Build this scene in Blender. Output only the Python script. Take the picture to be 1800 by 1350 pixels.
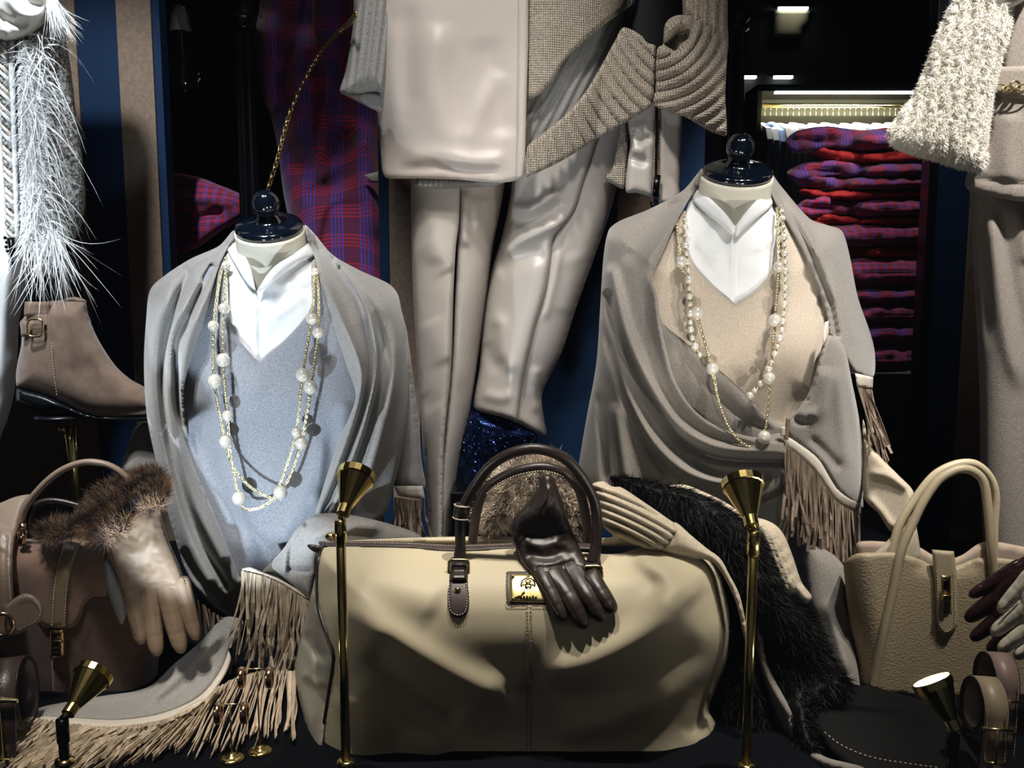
import bpy, bmesh, math, random
import numpy as np
from mathutils import Vector, Matrix, geometry

for o in list(bpy.data.objects):
    bpy.data.objects.remove(o)
scene = bpy.context.scene
COL = scene.collection

# ------------------------------------------------------------------ camera
FPX = 1700.0
PITCH = math.radians(7.5)
CAMZ = 0.72
cam_data = bpy.data.cameras.new('camera')
cam = bpy.data.objects.new('camera', cam_data)
COL.objects.link(cam)
cam.location = (0, 0, CAMZ)
cam.rotation_euler = (math.pi / 2 - PITCH, 0, 0)
cam_data.sensor_fit = 'HORIZONTAL'
cam_data.sensor_width = 36.0
cam_data.lens = FPX / 1800.0 * 36.0
cam_data.clip_start = 0.02
scene.camera = cam

# ------------------------------------------------------------------ world, exposure
world = bpy.data.worlds.new('shop_night')
scene.world = world
world.use_nodes = True
bgn = world.node_tree.nodes['Background']
bgn.inputs[0].default_value = (0.75, 0.85, 1.0, 1)
bgn.inputs[1].default_value = 0.032
scene.view_settings.view_transform = 'Standard'
scene.view_settings.look = 'None'
scene.view_settings.gamma = 1
scene.view_settings.use_curve_mapping = False
scene.view_settings.exposure = 0.0

# ------------------------------------------------------------------ ceiling spots (track lights above the window) and added fill spots
def spot(name, loc, target, energy, angle=40, color=(1, 1, 1), radius=0.045, blend=0.5):
    l = bpy.data.lights.new(name, 'SPOT')
    l.energy = energy
    l.spot_size = math.radians(angle)
    l.spot_blend = blend
    l.shadow_soft_size = radius
    l.color = color
    o = bpy.data.objects.new(name, l)
    COL.objects.link(o)
    o.location = loc
    d = Vector(target) - Vector(loc)
    o.rotation_euler = d.to_track_quat('-Z', 'Y').to_euler()
    return o

WARM = (1.0, 0.93, 0.82)
NEUT = (1.0, 0.97, 0.93)
COOL = (0.86, 0.93, 1.0)
spot('track_spot_feather', (-0.80, 1.0, 2.3), (-0.98, 1.95, 0.85), 210, 48, COOL)
spot('track_spot_jacket', (-0.25, 0.95, 2.4), (-0.08, 2.05, 0.98), 130, 36, NEUT, 0.08)
spot('track_spot_left_bust', (-0.65, 0.90, 2.2), (-0.42, 1.72, 0.60), 62, 32, NEUT)
spot('track_spot_right_bust', (0.62, 0.90, 2.2), (0.40, 1.72, 0.66), 78, 32, NEUT)
spot('track_spot_duffel_left', (-0.20, 1.12, 2.2), (-0.10, 1.38, 0.22), 128, 19, WARM, 0.02)
spot('track_spot_duffel_right', (0.35, 1.12, 2.2), (0.16, 1.38, 0.22), 150, 24, WARM, 0.02)
spot('track_spot_fur', (1.0, 1.0, 2.3), (1.02, 1.98, 0.85), 240, 46, NEUT)
spot('track_spot_tote', (0.95, 0.92, 2.2), (0.68, 1.5, 0.2), 120, 28, WARM)
spot('track_spot_handbag', (-0.72, 0.92, 2.2), (-0.70, 1.50, 0.22), 58, 26, WARM)
spot('fill_spot_fringe', (-0.60, 0.86, 1.6), (-0.56, 1.35, 0.0), 75, 16, WARM)  # added low fill that brightens the floor fringe, no fixture there
spot('track_spot_trousers', (0.25, 0.92, 2.0), (0.0, 2.1, 0.55), 50, 26, NEUT, 0.08)
spot('track_spot_plaid_left', (-0.5, 2.58, 2.5), (-0.52, 2.72, 0.9), 14, 60, NEUT)
spot('fill_spot_plaid_right', (0.72, 1.25, 2.0), (1.07, 2.72, 0.82), 50, 19, NEUT)  # added fill aimed through the screen gap at the scarf pile
spot('fill_spot_plaid_pile', (0.86, 2.18, 2.0), (1.08, 2.72, 0.78), 42, 34, NEUT)  # second added fill for the pile, set behind the fur sleeve
spot('fill_spot_white_trousers', (-0.95, 0.92, 1.5), (-1.08, 1.95, 0.62), 55, 24, COOL)  # added low-angle fill to lift the white trousers, not a track lamp

# ------------------------------------------------------------------ projection helpers
CP, SP = math.cos(PITCH), math.sin(PITCH)

def ray(px, py):
    x = (np.asarray(px, float) - 900.0) / FPX
    y = -(np.asarray(py, float) - 675.0) / FPX
    return x, CP + y * SP, -SP + y * CP

def unproj(px, py, Y):
    dx, dy, dz = ray(px, py)
    t = np.asarray(Y, float) / dy
    return np.stack(np.broadcast_arrays(dx * t, np.asarray(Y, float) + 0 * t, CAMZ + dz * t), -1)

def P(px, py, Y):
    return Vector(unproj(px, py, Y).tolist())

def floor_y(py, z=0.0):
    dx, dy, dz = ray(900, py)
    return (z - CAMZ) / dz * dy

def ppm(Y):
    return FPX / Y        # pixels per metre, roughly

# ------------------------------------------------------------------ numpy 2-d tools
def cr(pts, closed=False, step=6.0):
    """Catmull-Rom through pts; a point with a third item 1 is a sharp corner."""
    P_ = [(float(p[0]), float(p[1])) for p in pts]
    C_ = [len(p) > 2 and p[2] == 1 for p in pts]
    n = len(P_)
    out = []
    m = n if closed else n - 1
    for i in range(m):
        a, b = P_[i], P_[(i + 1) % n]
        p0 = P_[i - 1] if (closed or i > 0) else a
        p3 = P_[(i + 2) % n] if (closed or i + 2 < n) else b
        ta = (0.5 * (b[0] - p0[0]), 0.5 * (b[1] - p0[1]))
        tb = (0.5 * (p3[0] - a[0]), 0.5 * (p3[1] - a[1]))
        L = math.hypot(b[0] - a[0], b[1] - a[1])
        def lim(t):
            l = math.hypot(*t)
            return t if l <= L or l == 0 else (t[0] * L / l, t[1] * L / l)
        ta, tb = lim(ta), lim(tb)
        if C_[i]: ta = (b[0] - a[0], b[1] - a[1])
        if C_[(i + 1) % n]: tb = (b[0] - a[0], b[1] - a[1])
        k = max(1, int(round(L / step)))
        for j in range(k):
            t = j / k
            h1 = 2 * t**3 - 3 * t**2 + 1; h2 = t**3 - 2 * t**2 + t
            h3 = -2 * t**3 + 3 * t**2; h4 = t**3 - t**2
            out.append((h1 * a[0] + h2 * ta[0] + h3 * b[0] + h4 * tb[0],
                        h1 * a[1] + h2 * ta[1] + h3 * b[1] + h4 * tb[1]))
    if not closed:
        out.append(P_[-1])
    return np.array(out)

def dist_poly(pts, path, closed=False, want_s=False):
    a = path
    b = np.roll(path, -1, 0) if closed else path[1:]
    if not closed:
        a = path[:-1]
    d = b - a
    L2 = np.maximum((d**2).sum(1), 1e-9)
    best = np.full(len(pts), 1e18)
    bs = np.zeros(len(pts))
    bsg = np.ones(len(pts))
    cum = np.concatenate([[0], np.cumsum(np.sqrt(L2))])
    tot = cum[-1]
    for i in range(len(a)):
        v = pts - a[i]
        t = np.clip((v @ d[i]) / L2[i], 0, 1)
        q = v - t[:, None] * d[i]
        dd = (q**2).sum(1)
        m = dd < best
        best[m] = dd[m]
        if want_s:
            bs[m] = ((cum[i] + t * math.sqrt(L2[i])) / tot)[m]
            bsg[m] = np.sign(d[i][0] * v[:, 1] - d[i][1] * v[:, 0])[m]
    if want_s:
        return np.sqrt(best), bs, bsg
    return np.sqrt(best)

def inside(pts, poly):
    x, y = pts[:, 0], pts[:, 1]
    r = np.zeros(len(pts), bool)
    n = len(poly)
    j = n - 1
    for i in range(n):
        xi, yi = poly[i]; xj, yj = poly[j]
        if yi != yj:
            c = ((yi > y) != (yj > y)) & (x < (xj - xi) * (y - yi) / (yj - yi) + xi)
            r ^= c
        j = i
    return r

class TPS:
    """smooth depth field through (px, py, Y) samples"""
    def __init__(self, s):
        s = np.array(s, float)
        self.c = s[:, :2] / 100.0
        n = len(s)
        K = self.phi(self.c, self.c)
        Q = np.hstack([np.ones((n, 1)), self.c])
        A = np.zeros((n + 3, n + 3))
        A[:n, :n] = K + np.eye(n) * 1e-6
        A[:n, n:] = Q; A[n:, :n] = Q.T
        A[n:, n:] -= np.eye(3) * 1e-7
        self.w = np.linalg.solve(A, np.concatenate([s[:, 2], [0, 0, 0]]))
    def phi(self, a, b):
        r2 = ((a[:, None, :] - b[None])**2).sum(2)
        return 0.5 * r2 * np.log(np.maximum(r2, 1e-12))
    def __call__(self, px, py):
        shp = np.shape(px)
        p = np.stack([np.ravel(px), np.ravel(py)], 1) / 100.0
        r = self.phi(p, self.c) @ self.w[:-3] + self.w[-3] + p @ self.w[-2:]
        return r.reshape(shp)

class Body:
    """depth of a rounded body with a given silhouette in the picture plane"""
    def __init__(self, sil, Y, H, R, bumps=()):
        self.path = cr(sil, True, 14)
        self.Y, self.H, self.R, self.bumps = Y, H, R, bumps
    def __call__(self, px, py):
        shp = np.shape(px)
        p = np.stack([np.ravel(np.asarray(px, float)), np.ravel(np.asarray(py, float))], 1)
        d = dist_poly(p, self.path, True)
        d = np.where(inside(p, self.path), d, -d * 0.35)
        t = np.clip(d / self.R, -1, 1)
        h = np.where(t > 0, self.H * np.sqrt(np.maximum(0, 1 - (1 - np.maximum(t, 0))**2)), self.H * t)
        for bx, by, s, a in self.bumps:
            h = h + a * np.exp(-((p[:, 0] - bx)**2 + (p[:, 1] - by)**2) / (s * s))
        return (self.Y - h).reshape(shp)

def field(Y):
    if callable(Y): return Y
    if isinstance(Y, (list, tuple)): return TPS(Y)
    return lambda px, py: np.zeros(np.shape(px)) + Y

def vnoise(x, y, seed=0):
    rs = np.random.RandomState(seed)
    r = 0
    for k in range(7):
        a = rs.rand() * 6.283; f = 0.6 + rs.rand() * 1.1; ph = rs.rand() * 6.283
        r = r + np.sin((x * math.cos(a) + y * math.sin(a)) * f * 6.283 + ph + 1.3 * np.sin((x * math.sin(a) - y * math.cos(a)) * f * 4 + ph * 2))
    return r / 7

def ridge_h(pts, rd):
    path = cr(rd[0], False, 10)
    w, h = rd[1], rd[2]
    kind = rd[3] if len(rd) > 3 else 'g'
    d, s, sg = dist_poly(pts, path, False, True)
    fade = np.clip(s / 0.18, 0, 1) * np.clip((1 - s) / 0.18, 0, 1)
    fade = fade * fade * (3 - 2 * fade) if 'n' not in kind else 1.0
    if 'c' in kind:   # sharp crease
        return h * np.exp(-d / w) * fade
    if 's' in kind:   # one-sided fold: cliff along the line, falling away smoothly on one side
        return h * np.where(sg > 0, np.exp(-(d / w)**2), np.exp(-(d / (w * 0.16))**2)) * fade
    return h * np.exp(-(d / w)**2) * fade

# ------------------------------------------------------------------ objects
def wloc(o):
    v = Vector((0, 0, 0))
    while o is not None:
        v = v + o.location
        o = o.parent
    return v

def tag(o, label=None, category=None, group=None, kind=None):
    if label: o['label'] = label
    if category: o['category'] = category
    if group: o['group'] = group
    if kind: o['kind'] = kind
    return o

def thing(name, loc, label, category, group=None):
    o = bpy.data.objects.new(name, None)
    COL.objects.link(o)
    o.empty_display_size = 0.05
    o.location = loc
    return tag(o, label, category, group)

def mesh_obj(name, verts, faces, mat, parent=None, smooth=True, origin=None):
    v = np.asarray(verts, float)
    if parent is not None:
        off = np.array(wloc(parent))
    elif origin is not None:
        off = np.array(origin, float)
    else:
        off = np.array([(v[:, 0].min() + v[:, 0].max()) / 2, (v[:, 1].min() + v[:, 1].max()) / 2, v[:, 2].min()])
    me = bpy.data.meshes.new(name)
    me.from_pydata((v - off).tolist(), [], faces if isinstance(faces, list) else faces.tolist())
    if smooth:
        me.polygons.foreach_set('use_smooth', [True] * len(me.polygons))
    me.update()
    o = bpy.data.objects.new(name, me)
    COL.objects.link(o)
    if parent is not None:
        o.parent = parent
    else:
        o.location = off
    if mat is not None:
        me.materials.append(mat)
    return o

class MB:
    """collects geometry into one mesh"""
    def __init__(self): self.v = []; self.f = []
    def add(self, verts, faces):
        n = len(self.v)
        self.v.extend([tuple(p) for p in verts])
        self.f.extend([tuple(i + n for i in f) for f in faces])
        return self
    def build(self, name, mat, parent=None, smooth=True, origin=None):
        return mesh_obj(name, self.v, self.f, mat, parent, smooth, origin)

def frames(pts):
    pts = [Vector(p) for p in pts]
    n = len(pts)
    T = []
    for i in range(n):
        t = pts[min(i + 1, n - 1)] - pts[max(i - 1, 0)]
        T.append(t.normalized() if t.length > 1e-9 else Vector((0, 0, 1)))
    ref = Vector((0, -1, 0)) if abs(T[0].y) < 0.9 else Vector((1, 0, 0))
    N = (ref - T[0] * ref.dot(T[0])).normalized()
    out = []
    for i in range(n):
        N = (N - T[i] * N.dot(T[i]))
        N = N.normalized() if N.length > 1e-6 else T[i].orthogonal().normalized()
        out.append((pts[i], T[i], N, T[i].cross(N)))
    return out

def g_tube(pts, r, sides=12, cap=True, flat=1.0):
    fr = frames(pts)
    n = len(fr)
    rs = r if hasattr(r, '__len__') else [r] * n
    v = []; f = []
    for (p, T, N, B), rr in zip(fr, rs):
        for k in range(sides):
            a = 2 * math.pi * k / sides
            v.append(p + N * math.cos(a) * rr * flat + B * math.sin(a) * rr)
    for i in range(n - 1):
        for k in range(sides):
            k2 = (k + 1) % sides
            f.append((i * sides + k, i * sides + k2, (i + 1) * sides + k2, (i + 1) * sides + k))
    if cap:
        f.append(tuple(range(sides - 1, -1, -1)))
        f.append(tuple((n - 1) * sides + k for k in range(sides)))
    return v, f

def g_ribbon(pts, w, t, side=None):
    """flat leather strip along pts; w full width, t thickness"""
    fr = frames(pts)
    v = []; f = []
    n = len(fr)
    ws = w if hasattr(w, '__len__') else [w] * n
    for i, (p, T, N, B) in enumerate(fr):
        s = side[i] if isinstance(side, list) else side
        if s is not None:
            s = Vector(s)
            B2 = (s - T * s.dot(T)).normalized()
            N2 = B2.cross(T)
        else:
            B2, N2 = B, N
        for sx, sy in ((-1, -1), (1, -1), (1, 1), (-1, 1)):
            v.append(p + B2 * sx * ws[i] / 2 + N2 * sy * t / 2)
    for i in range(n - 1):
        for k in range(4):
            k2 = (k + 1) % 4
            f.append((i * 4 + k, i * 4 + k2, i * 4 + 4 + k2, i * 4 + 4 + k))
    f.append((3, 2, 1, 0)); f.append(tuple((n - 1) * 4 + k for k in range(4)))
    return v, f

def g_lathe(prof, seg=32, M=Matrix.Identity(4)):
    v = []; f = []
    n = len(prof)
    for r, z in prof:
        for k in range(seg):
            a = 2 * math.pi * k / seg
            v.append(M @ Vector((max(r, 1e-5) * math.cos(a), max(r, 1e-5) * math.sin(a), z)))
    for i in range(n - 1):
        for k in range(seg):
            k2 = (k + 1) % seg
            f.append((i * seg + k, i * seg + k2, (i + 1) * seg + k2, (i + 1) * seg + k))
    f.append(tuple(range(seg - 1, -1, -1)))
    f.append(tuple((n - 1) * seg + k for k in range(seg)))
    return v, f

def g_box(c, s, M=None, bevel=0.0):
    cx, cy, cz = c
    x, y, z = s[0] / 2, s[1] / 2, s[2] / 2
    if bevel <= 0:
        v = [Vector((cx + i * x, cy + j * y, cz + k * z)) for i in (-1, 1) for j in (-1, 1) for k in (-1, 1)]
        f = [(0, 1, 3, 2), (4, 6, 7, 5), (0, 4, 5, 1), (2, 3, 7, 6), (0, 2, 6, 4), (1, 5, 7, 3)]
    else:
        bm = bmesh.new()
        bmesh.ops.create_cube(bm, size=1)
        for q in bm.verts: q.co = Vector((cx + q.co.x * 2 * x, cy + q.co.y * 2 * y, cz + q.co.z * 2 * z))
        bmesh.ops.bevel(bm, geom=bm.edges[:], offset=bevel, segments=2, profile=0.6, affect='EDGES')
        bm.verts.index_update()
        v = [q.co.copy() for q in bm.verts]
        f = [tuple(q.index for q in p.verts) for p in bm.faces]
        bm.free()
    if M is not None:
        v = [M @ q for q in v]
    return v, f

def g_torus(c, R, r, ax=(0, -1, 0), seg=28, sides=8, flat=1.0, sx=1.0, sy=1.0, up=None):
    ax = Vector(ax).normalized()
    u = Vector(up) if up else (Vector((1, 0, 0)) if abs(ax.x) < 0.9 else Vector((0, 0, 1)))
    u = (u - ax * u.dot(ax)).normalized()
    w = ax.cross(u)
    v = []; f = []
    c = Vector(c)
    for i in range(seg):
        a = 2 * math.pi * i / seg
        d = u * math.cos(a) * sx + w * math.sin(a) * sy
        for k in range(sides):
            b = 2 * math.pi * k / sides
            v.append(c + d * (R + r * math.cos(b)) + ax * (r * flat * math.sin(b)))
    for i in range(seg):
        for k in range(sides):
            i2 = (i + 1) % seg; k2 = (k + 1) % sides
            f.append((i * sides + k, i2 * sides + k, i2 * sides + k2, i * sides + k2))
    return v, f

def g_sphere(c, r, u=16, w=10, s=(1, 1, 1)):
    v = [Vector(c) + Vector((0, 0, r * s[2]))]; f = []
    for i in range(1, w):
        th = math.pi * i / w
        for k in range(u):
            a = 2 * math.pi * k / u
            v.append(Vector(c) + Vector((r * s[0] * math.sin(th) * math.cos(a), r * s[1] * math.sin(th) * math.sin(a), r * s[2] * math.cos(th))))
    v.append(Vector(c) - Vector((0, 0, r * s[2])))
    for k in range(u):
        f.append((0, 1 + k, 1 + (k + 1) % u))
    for i in range(w - 2):
        for k in range(u):
            a = 1 + i * u + k; b = 1 + i * u + (k + 1) % u
            f.append((a, a + u, b + u, b))
    e = len(v) - 1
    for k in range(u):
        f.append((e, 1 + (w - 2) * u + (k + 1) % u, 1 + (w - 2) * u + k))
    return v, f

def axis_matrix(p, ax, spin=0.0):
    q = Vector((0, 0, 1)).rotation_difference(Vector(ax).normalized())
    return Matrix.Translation(Vector(p)) @ q.to_matrix().to_4x4() @ Matrix.Rotation(spin, 4, 'Z')

def groove(ph, amp, w=0.13):
    f = ph - np.floor(ph)
    return amp * (0.35 * np.cos((f - 0.5) * 6.283 + 3.1416) - np.exp(-((f - 0.5) / w)**2))

RELIEFS = {}
def g_relief(outline, Y, H=0.004, R=8, ridges=(), hfun=None, step=6.0, th=None, Hb=None, noise=None, round_only=None, seed=1, ramp=1.0):
    """a body whose front outline is given; th = cloth thickness, else a closed rounded body with back height Hb"""
    bnd = cr(outline, True, step)
    keep = [0]
    for i in range(1, len(bnd)):
        if np.hypot(*(bnd[i] - bnd[keep[-1]])) > step * 0.3: keep.append(i)
    bnd = bnd[keep]
    lo, hi = bnd.min(0), bnd.max(0)
    gx, gy = np.meshgrid(np.arange(lo[0], hi[0], step), np.arange(lo[1], hi[1], step * 0.87))
    gx = gx + (np.arange(gx.shape[0]) % 2)[:, None] * step / 2
    g = np.stack([gx.ravel(), gy.ravel()], 1)
    g = g[inside(g, bnd)]
    if len(g):
        g = g[dist_poly(g, bnd, True) > step * 0.55]
    nb = len(bnd)
    pts = [Vector(p) for p in bnd.tolist()] + [Vector(p) for p in g.tolist()]
    cv, ce, cf, _, _, _ = geometry.delaunay_2d_cdt(pts, [(i, (i + 1) % nb) for i in range(nb)], [], 1, 1e-4)
    p2 = np.array([(q.x, q.y) for q in cv])
    tri = np.array([t for t in cf if len(t) == 3], int)
    a, b, c = p2[tri[:, 0]], p2[tri[:, 1]], p2[tri[:, 2]]
    ar = (b[:, 0] - a[:, 0]) * (c[:, 1] - a[:, 1]) - (b[:, 1] - a[:, 1]) * (c[:, 0] - a[:, 0])
    tri[ar > 0] = tri[ar > 0][:, ::-1]
    dpath = bnd if round_only is None else cr(round_only, False, step)
    d = dist_poly(p2, dpath, round_only is None)
    t = np.clip(d / R, 0, 1)
    prof = np.sqrt(np.maximum(0, 1 - (1 - t)**2))
    Yb = field(Y)(p2[:, 0], p2[:, 1])
    h = H * prof
    for rd in ridges:
        h = h + ramp * ridge_h(p2, rd)
    if hfun is not None:
        h = h + hfun(p2[:, 0], p2[:, 1])
    if noise:
        h = h + noise[0] * vnoise(p2[:, 0] / noise[1], p2[:, 1] / noise[1], seed)
    front = unproj(p2[:, 0], p2[:, 1], Yb - h)
    n = len(p2)
    if th is not None:
        back = unproj(p2[:, 0], p2[:, 1], Yb - h + th)
    else:
        hb = H if Hb is None else Hb
        back = unproj(p2[:, 0], p2[:, 1], np.maximum(Yb + hb * prof + 0.0008, Yb - h + 0.0008))
    # boundary edges = edges used once
    from collections import Counter
    E = Counter()
    dirs = {}
    for tt in tri.tolist():
        for i in range(3):
            e = (tt[i], tt[(i + 1) % 3])
            k = (min(e), max(e))
            E[k] += 1; dirs[k] = e
    faces = tri.tolist() + (tri[:, ::-1] + n).tolist()
    for k, cnt in E.items():
        if cnt == 1:
            i, j = dirs[k]
            faces.append([j, i, i + n, j + n])
    return np.vstack([front, back]), faces, tri, front, p2

def relief(name, outline, Y, mat, parent=None, **kw):
    v, f, tri, fr, p2 = g_relief(outline, Y, **kw)
    o = mesh_obj(name, v, f, mat, parent)
    RELIEFS[o] = (fr, tri)
    return o

def strands_mesh(name, roots, dirs, length, width, mat, parent, droop=(0, 0, 0), segs=3, curl=0.0, seed=0, kind='stuff'):
    """many tapered hairs as one mesh; roots/dirs (n,3), length/width arrays or scalars"""
    rs = np.random.RandomState(seed)
    n = len(roots)
    L = np.broadcast_to(length, (n,)).reshape(n, 1)
    Wd = np.broadcast_to(width, (n,)).reshape(n, 1)
    d = dirs / np.maximum(np.linalg.norm(dirs, axis=1, keepdims=True), 1e-9)
    view = np.array([[0, -1.0, 0.2]])
    side = np.cross(d, view + rs.randn(n, 3) * 0.35)
    side /= np.maximum(np.linalg.norm(side, axis=1, keepdims=True), 1e-9)
    dr = np.asarray(droop, float)[None]
    cu = rs.randn(n, 3) * curl
    verts = []
    for k in range(segs + 1):
        t = k / segs
        p = roots + d * L * t + (dr + cu) * L * t * t
        w = Wd * (1 - t) ** 0.7 * 0.5
        if k < segs:
            verts += [p - side * w, p + side * w]
        else:
            verts += [p]
    V = np.stack(verts, 1).reshape(-1, 3)
    m = 2 * segs + 1
    base = np.arange(n)[:, None] * m
    F = []
    for k in range(segs - 1):
        q = np.array([2 * k, 2 * k + 1, 2 * k + 3, 2 * k + 2])
        F.append(base + q[None])
    faces = np.concatenate(F, 0).tolist() if F else []
    faces += (base + np.array([[2 * segs - 2, 2 * segs - 1, 2 * segs]])).tolist()
    o = mesh_obj(name, V, faces, mat, parent)
    if kind: o['kind'] = kind
    return o

def fur(obj, name, n, length, width, mat, comb=(0, 0, -0.4), lift=1.0, jitter=0.35, droop=(0, 0, 0), seed=3, segs=2, curl=0.1, parent=None):
    fr, tri = RELIEFS[obj]
    rs = np.random.RandomState(seed)
    a, b, c = fr[tri[:, 0]], fr[tri[:, 1]], fr[tri[:, 2]]
    nn = np.cross(b - a, c - a)
    ar = np.linalg.norm(nn, axis=1)
    nn = nn / np.maximum(ar[:, None], 1e-12)
    idx = rs.choice(len(tri), n, p=ar / ar.sum())
    r1 = np.sqrt(rs.rand(n, 1)); r2 = rs.rand(n, 1)
    roots = a[idx] * (1 - r1) + b[idx] * r1 * (1 - r2) + c[idx] * r1 * r2
    d = nn[idx] * lift + np.asarray(comb)[None] + rs.randn(n, 3) * jitter
    L = length * (0.6 + 0.7 * rs.rand(n))
    return strands_mesh(name, roots, d, L, width, mat, obj if parent is None else parent, droop, segs, curl, seed)

def path3(pts2, Y, step=6.0, off=0.0):
    q = cr(pts2, False, step)
    y = field(Y)(q[:, 0], q[:, 1]) - off
    return [Vector(p) for p in unproj(q[:, 0], q[:, 1], y).tolist()]

def stitches(name, pts2, Y, mat, parent, gap=7.0, ln=4.0, w=0.0011, off=0.0006):
    q = cr(pts2, False, 1.0)
    L = np.concatenate([[0], np.cumsum(np.hypot(*np.diff(q, axis=0).T))])
    F_ = field(Y)
    mb = MB()
    s = gap * 0.5
    while s + ln < L[-1]:
        x = [np.interp(u, L, q[:, 0]) for u in (s, s + ln)]
        y = [np.interp(u, L, q[:, 1]) for u in (s, s + ln)]
        yy = F_(np.array(x), np.array(y)) - off
        a, b = [Vector(p) for p in unproj(x, y, yy).tolist()]
        mb.add(*g_tube([a, b], w / 2, 4))
        s += gap
    o = mb.build(name, mat, parent)
    o['kind'] = 'stuff'
    return o
# ------------------------------------------------------------------ procedural materials
def lin(h):
    h = h.lstrip('#')
    r = []
    for i in (0, 2, 4):
        c = int(h[i:i + 2], 16) / 255
        r.append(c / 12.92 if c <= 0.04045 else ((c + 0.055) / 1.055) ** 2.4)
    return (r[0], r[1], r[2], 1)

def M_(name, col, rough=0.6, metal=0.0, var=None, col2=None, bump=None, sheen=0.0, coat=0.0, spec=0.5, aniso=0.0, bump2=None):
    m = bpy.data.materials.new(name)
    m.use_nodes = True
    nt = m.node_tree
    b = nt.nodes['Principled BSDF']
    b.inputs['Base Color'].default_value = lin(col)
    b.inputs['Roughness'].default_value = rough
    b.inputs['Metallic'].default_value = metal
    b.inputs['Specular IOR Level'].default_value = spec
    if sheen:
        b.inputs['Sheen Weight'].default_value = sheen
        b.inputs['Sheen Roughness'].default_value = 0.5
    if coat:
        b.inputs['Coat Weight'].default_value = coat
        b.inputs['Coat Roughness'].default_value = 0.08
    tc = nt.nodes.new('ShaderNodeTexCoord')
    if var:
        nz = nt.nodes.new('ShaderNodeTexNoise')
        nz.inputs['Scale'].default_value = var[0]
        nz.inputs['Detail'].default_value = var[2] if len(var) > 2 else 4
        nt.links.new(tc.outputs['Object'], nz.inputs['Vector'])
        rp = nt.nodes.new('ShaderNodeValToRGB')
        c1 = lin(col)
        c2 = lin(col2) if col2 else tuple(min(1, x * (1 - var[1])) for x in c1[:3]) + (1,)
        rp.color_ramp.elements[0].position = 0.36
        rp.color_ramp.elements[1].position = 0.64
        rp.color_ramp.elements[0].color = c2
        rp.color_ramp.elements[1].color = c1
        nt.links.new(nz.outputs['Fac'], rp.inputs['Fac'])
        nt.links.new(rp.outputs['Color'], b.inputs['Base Color'])
    last = None
    for bp in (bump, bump2):
        if not bp: continue
        kind, sc, st = bp[:3]
        if kind == 'noise':
            t = nt.nodes.new('ShaderNodeTexNoise'); t.inputs['Detail'].default_value = 3; out = t.outputs['Fac']
        elif kind == 'voronoi':
            t = nt.nodes.new('ShaderNodeTexVoronoi'); out = t.outputs['Distance']
        elif kind == 'wave':
            t = nt.nodes.new('ShaderNodeTexWave'); t.inputs['Distortion'].default_value = 1.5; t.bands_direction = bp[3] if len(bp) > 3 else 'Z'; out = t.outputs['Fac']
        t.inputs['Scale'].default_value = sc
        nt.links.new(tc.outputs['Object'], t.inputs['Vector'])
        bn = nt.nodes.new('ShaderNodeBump')
        bn.inputs['Strength'].default_value = st
        bn.inputs['Distance'].default_value = 0.3 / sc
        nt.links.new(out, bn.inputs['Height'])
        if last is not None:
            nt.links.new(last.outputs['Normal'], bn.inputs['Normal'])
        last = bn
    if last is not None:
        nt.links.new(last.outputs['Normal'], b.inputs['Normal'])
    return m

def emit(name, col, strength):
    m = bpy.data.materials.new(name)
    m.use_nodes = True
    b = m.node_tree.nodes['Principled BSDF']
    b.inputs['Base Color'].default_value = lin(col)
    b.inputs['Emission Color'].default_value = lin(col)
    b.inputs['Emission Strength'].default_value = strength
    return m

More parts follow.
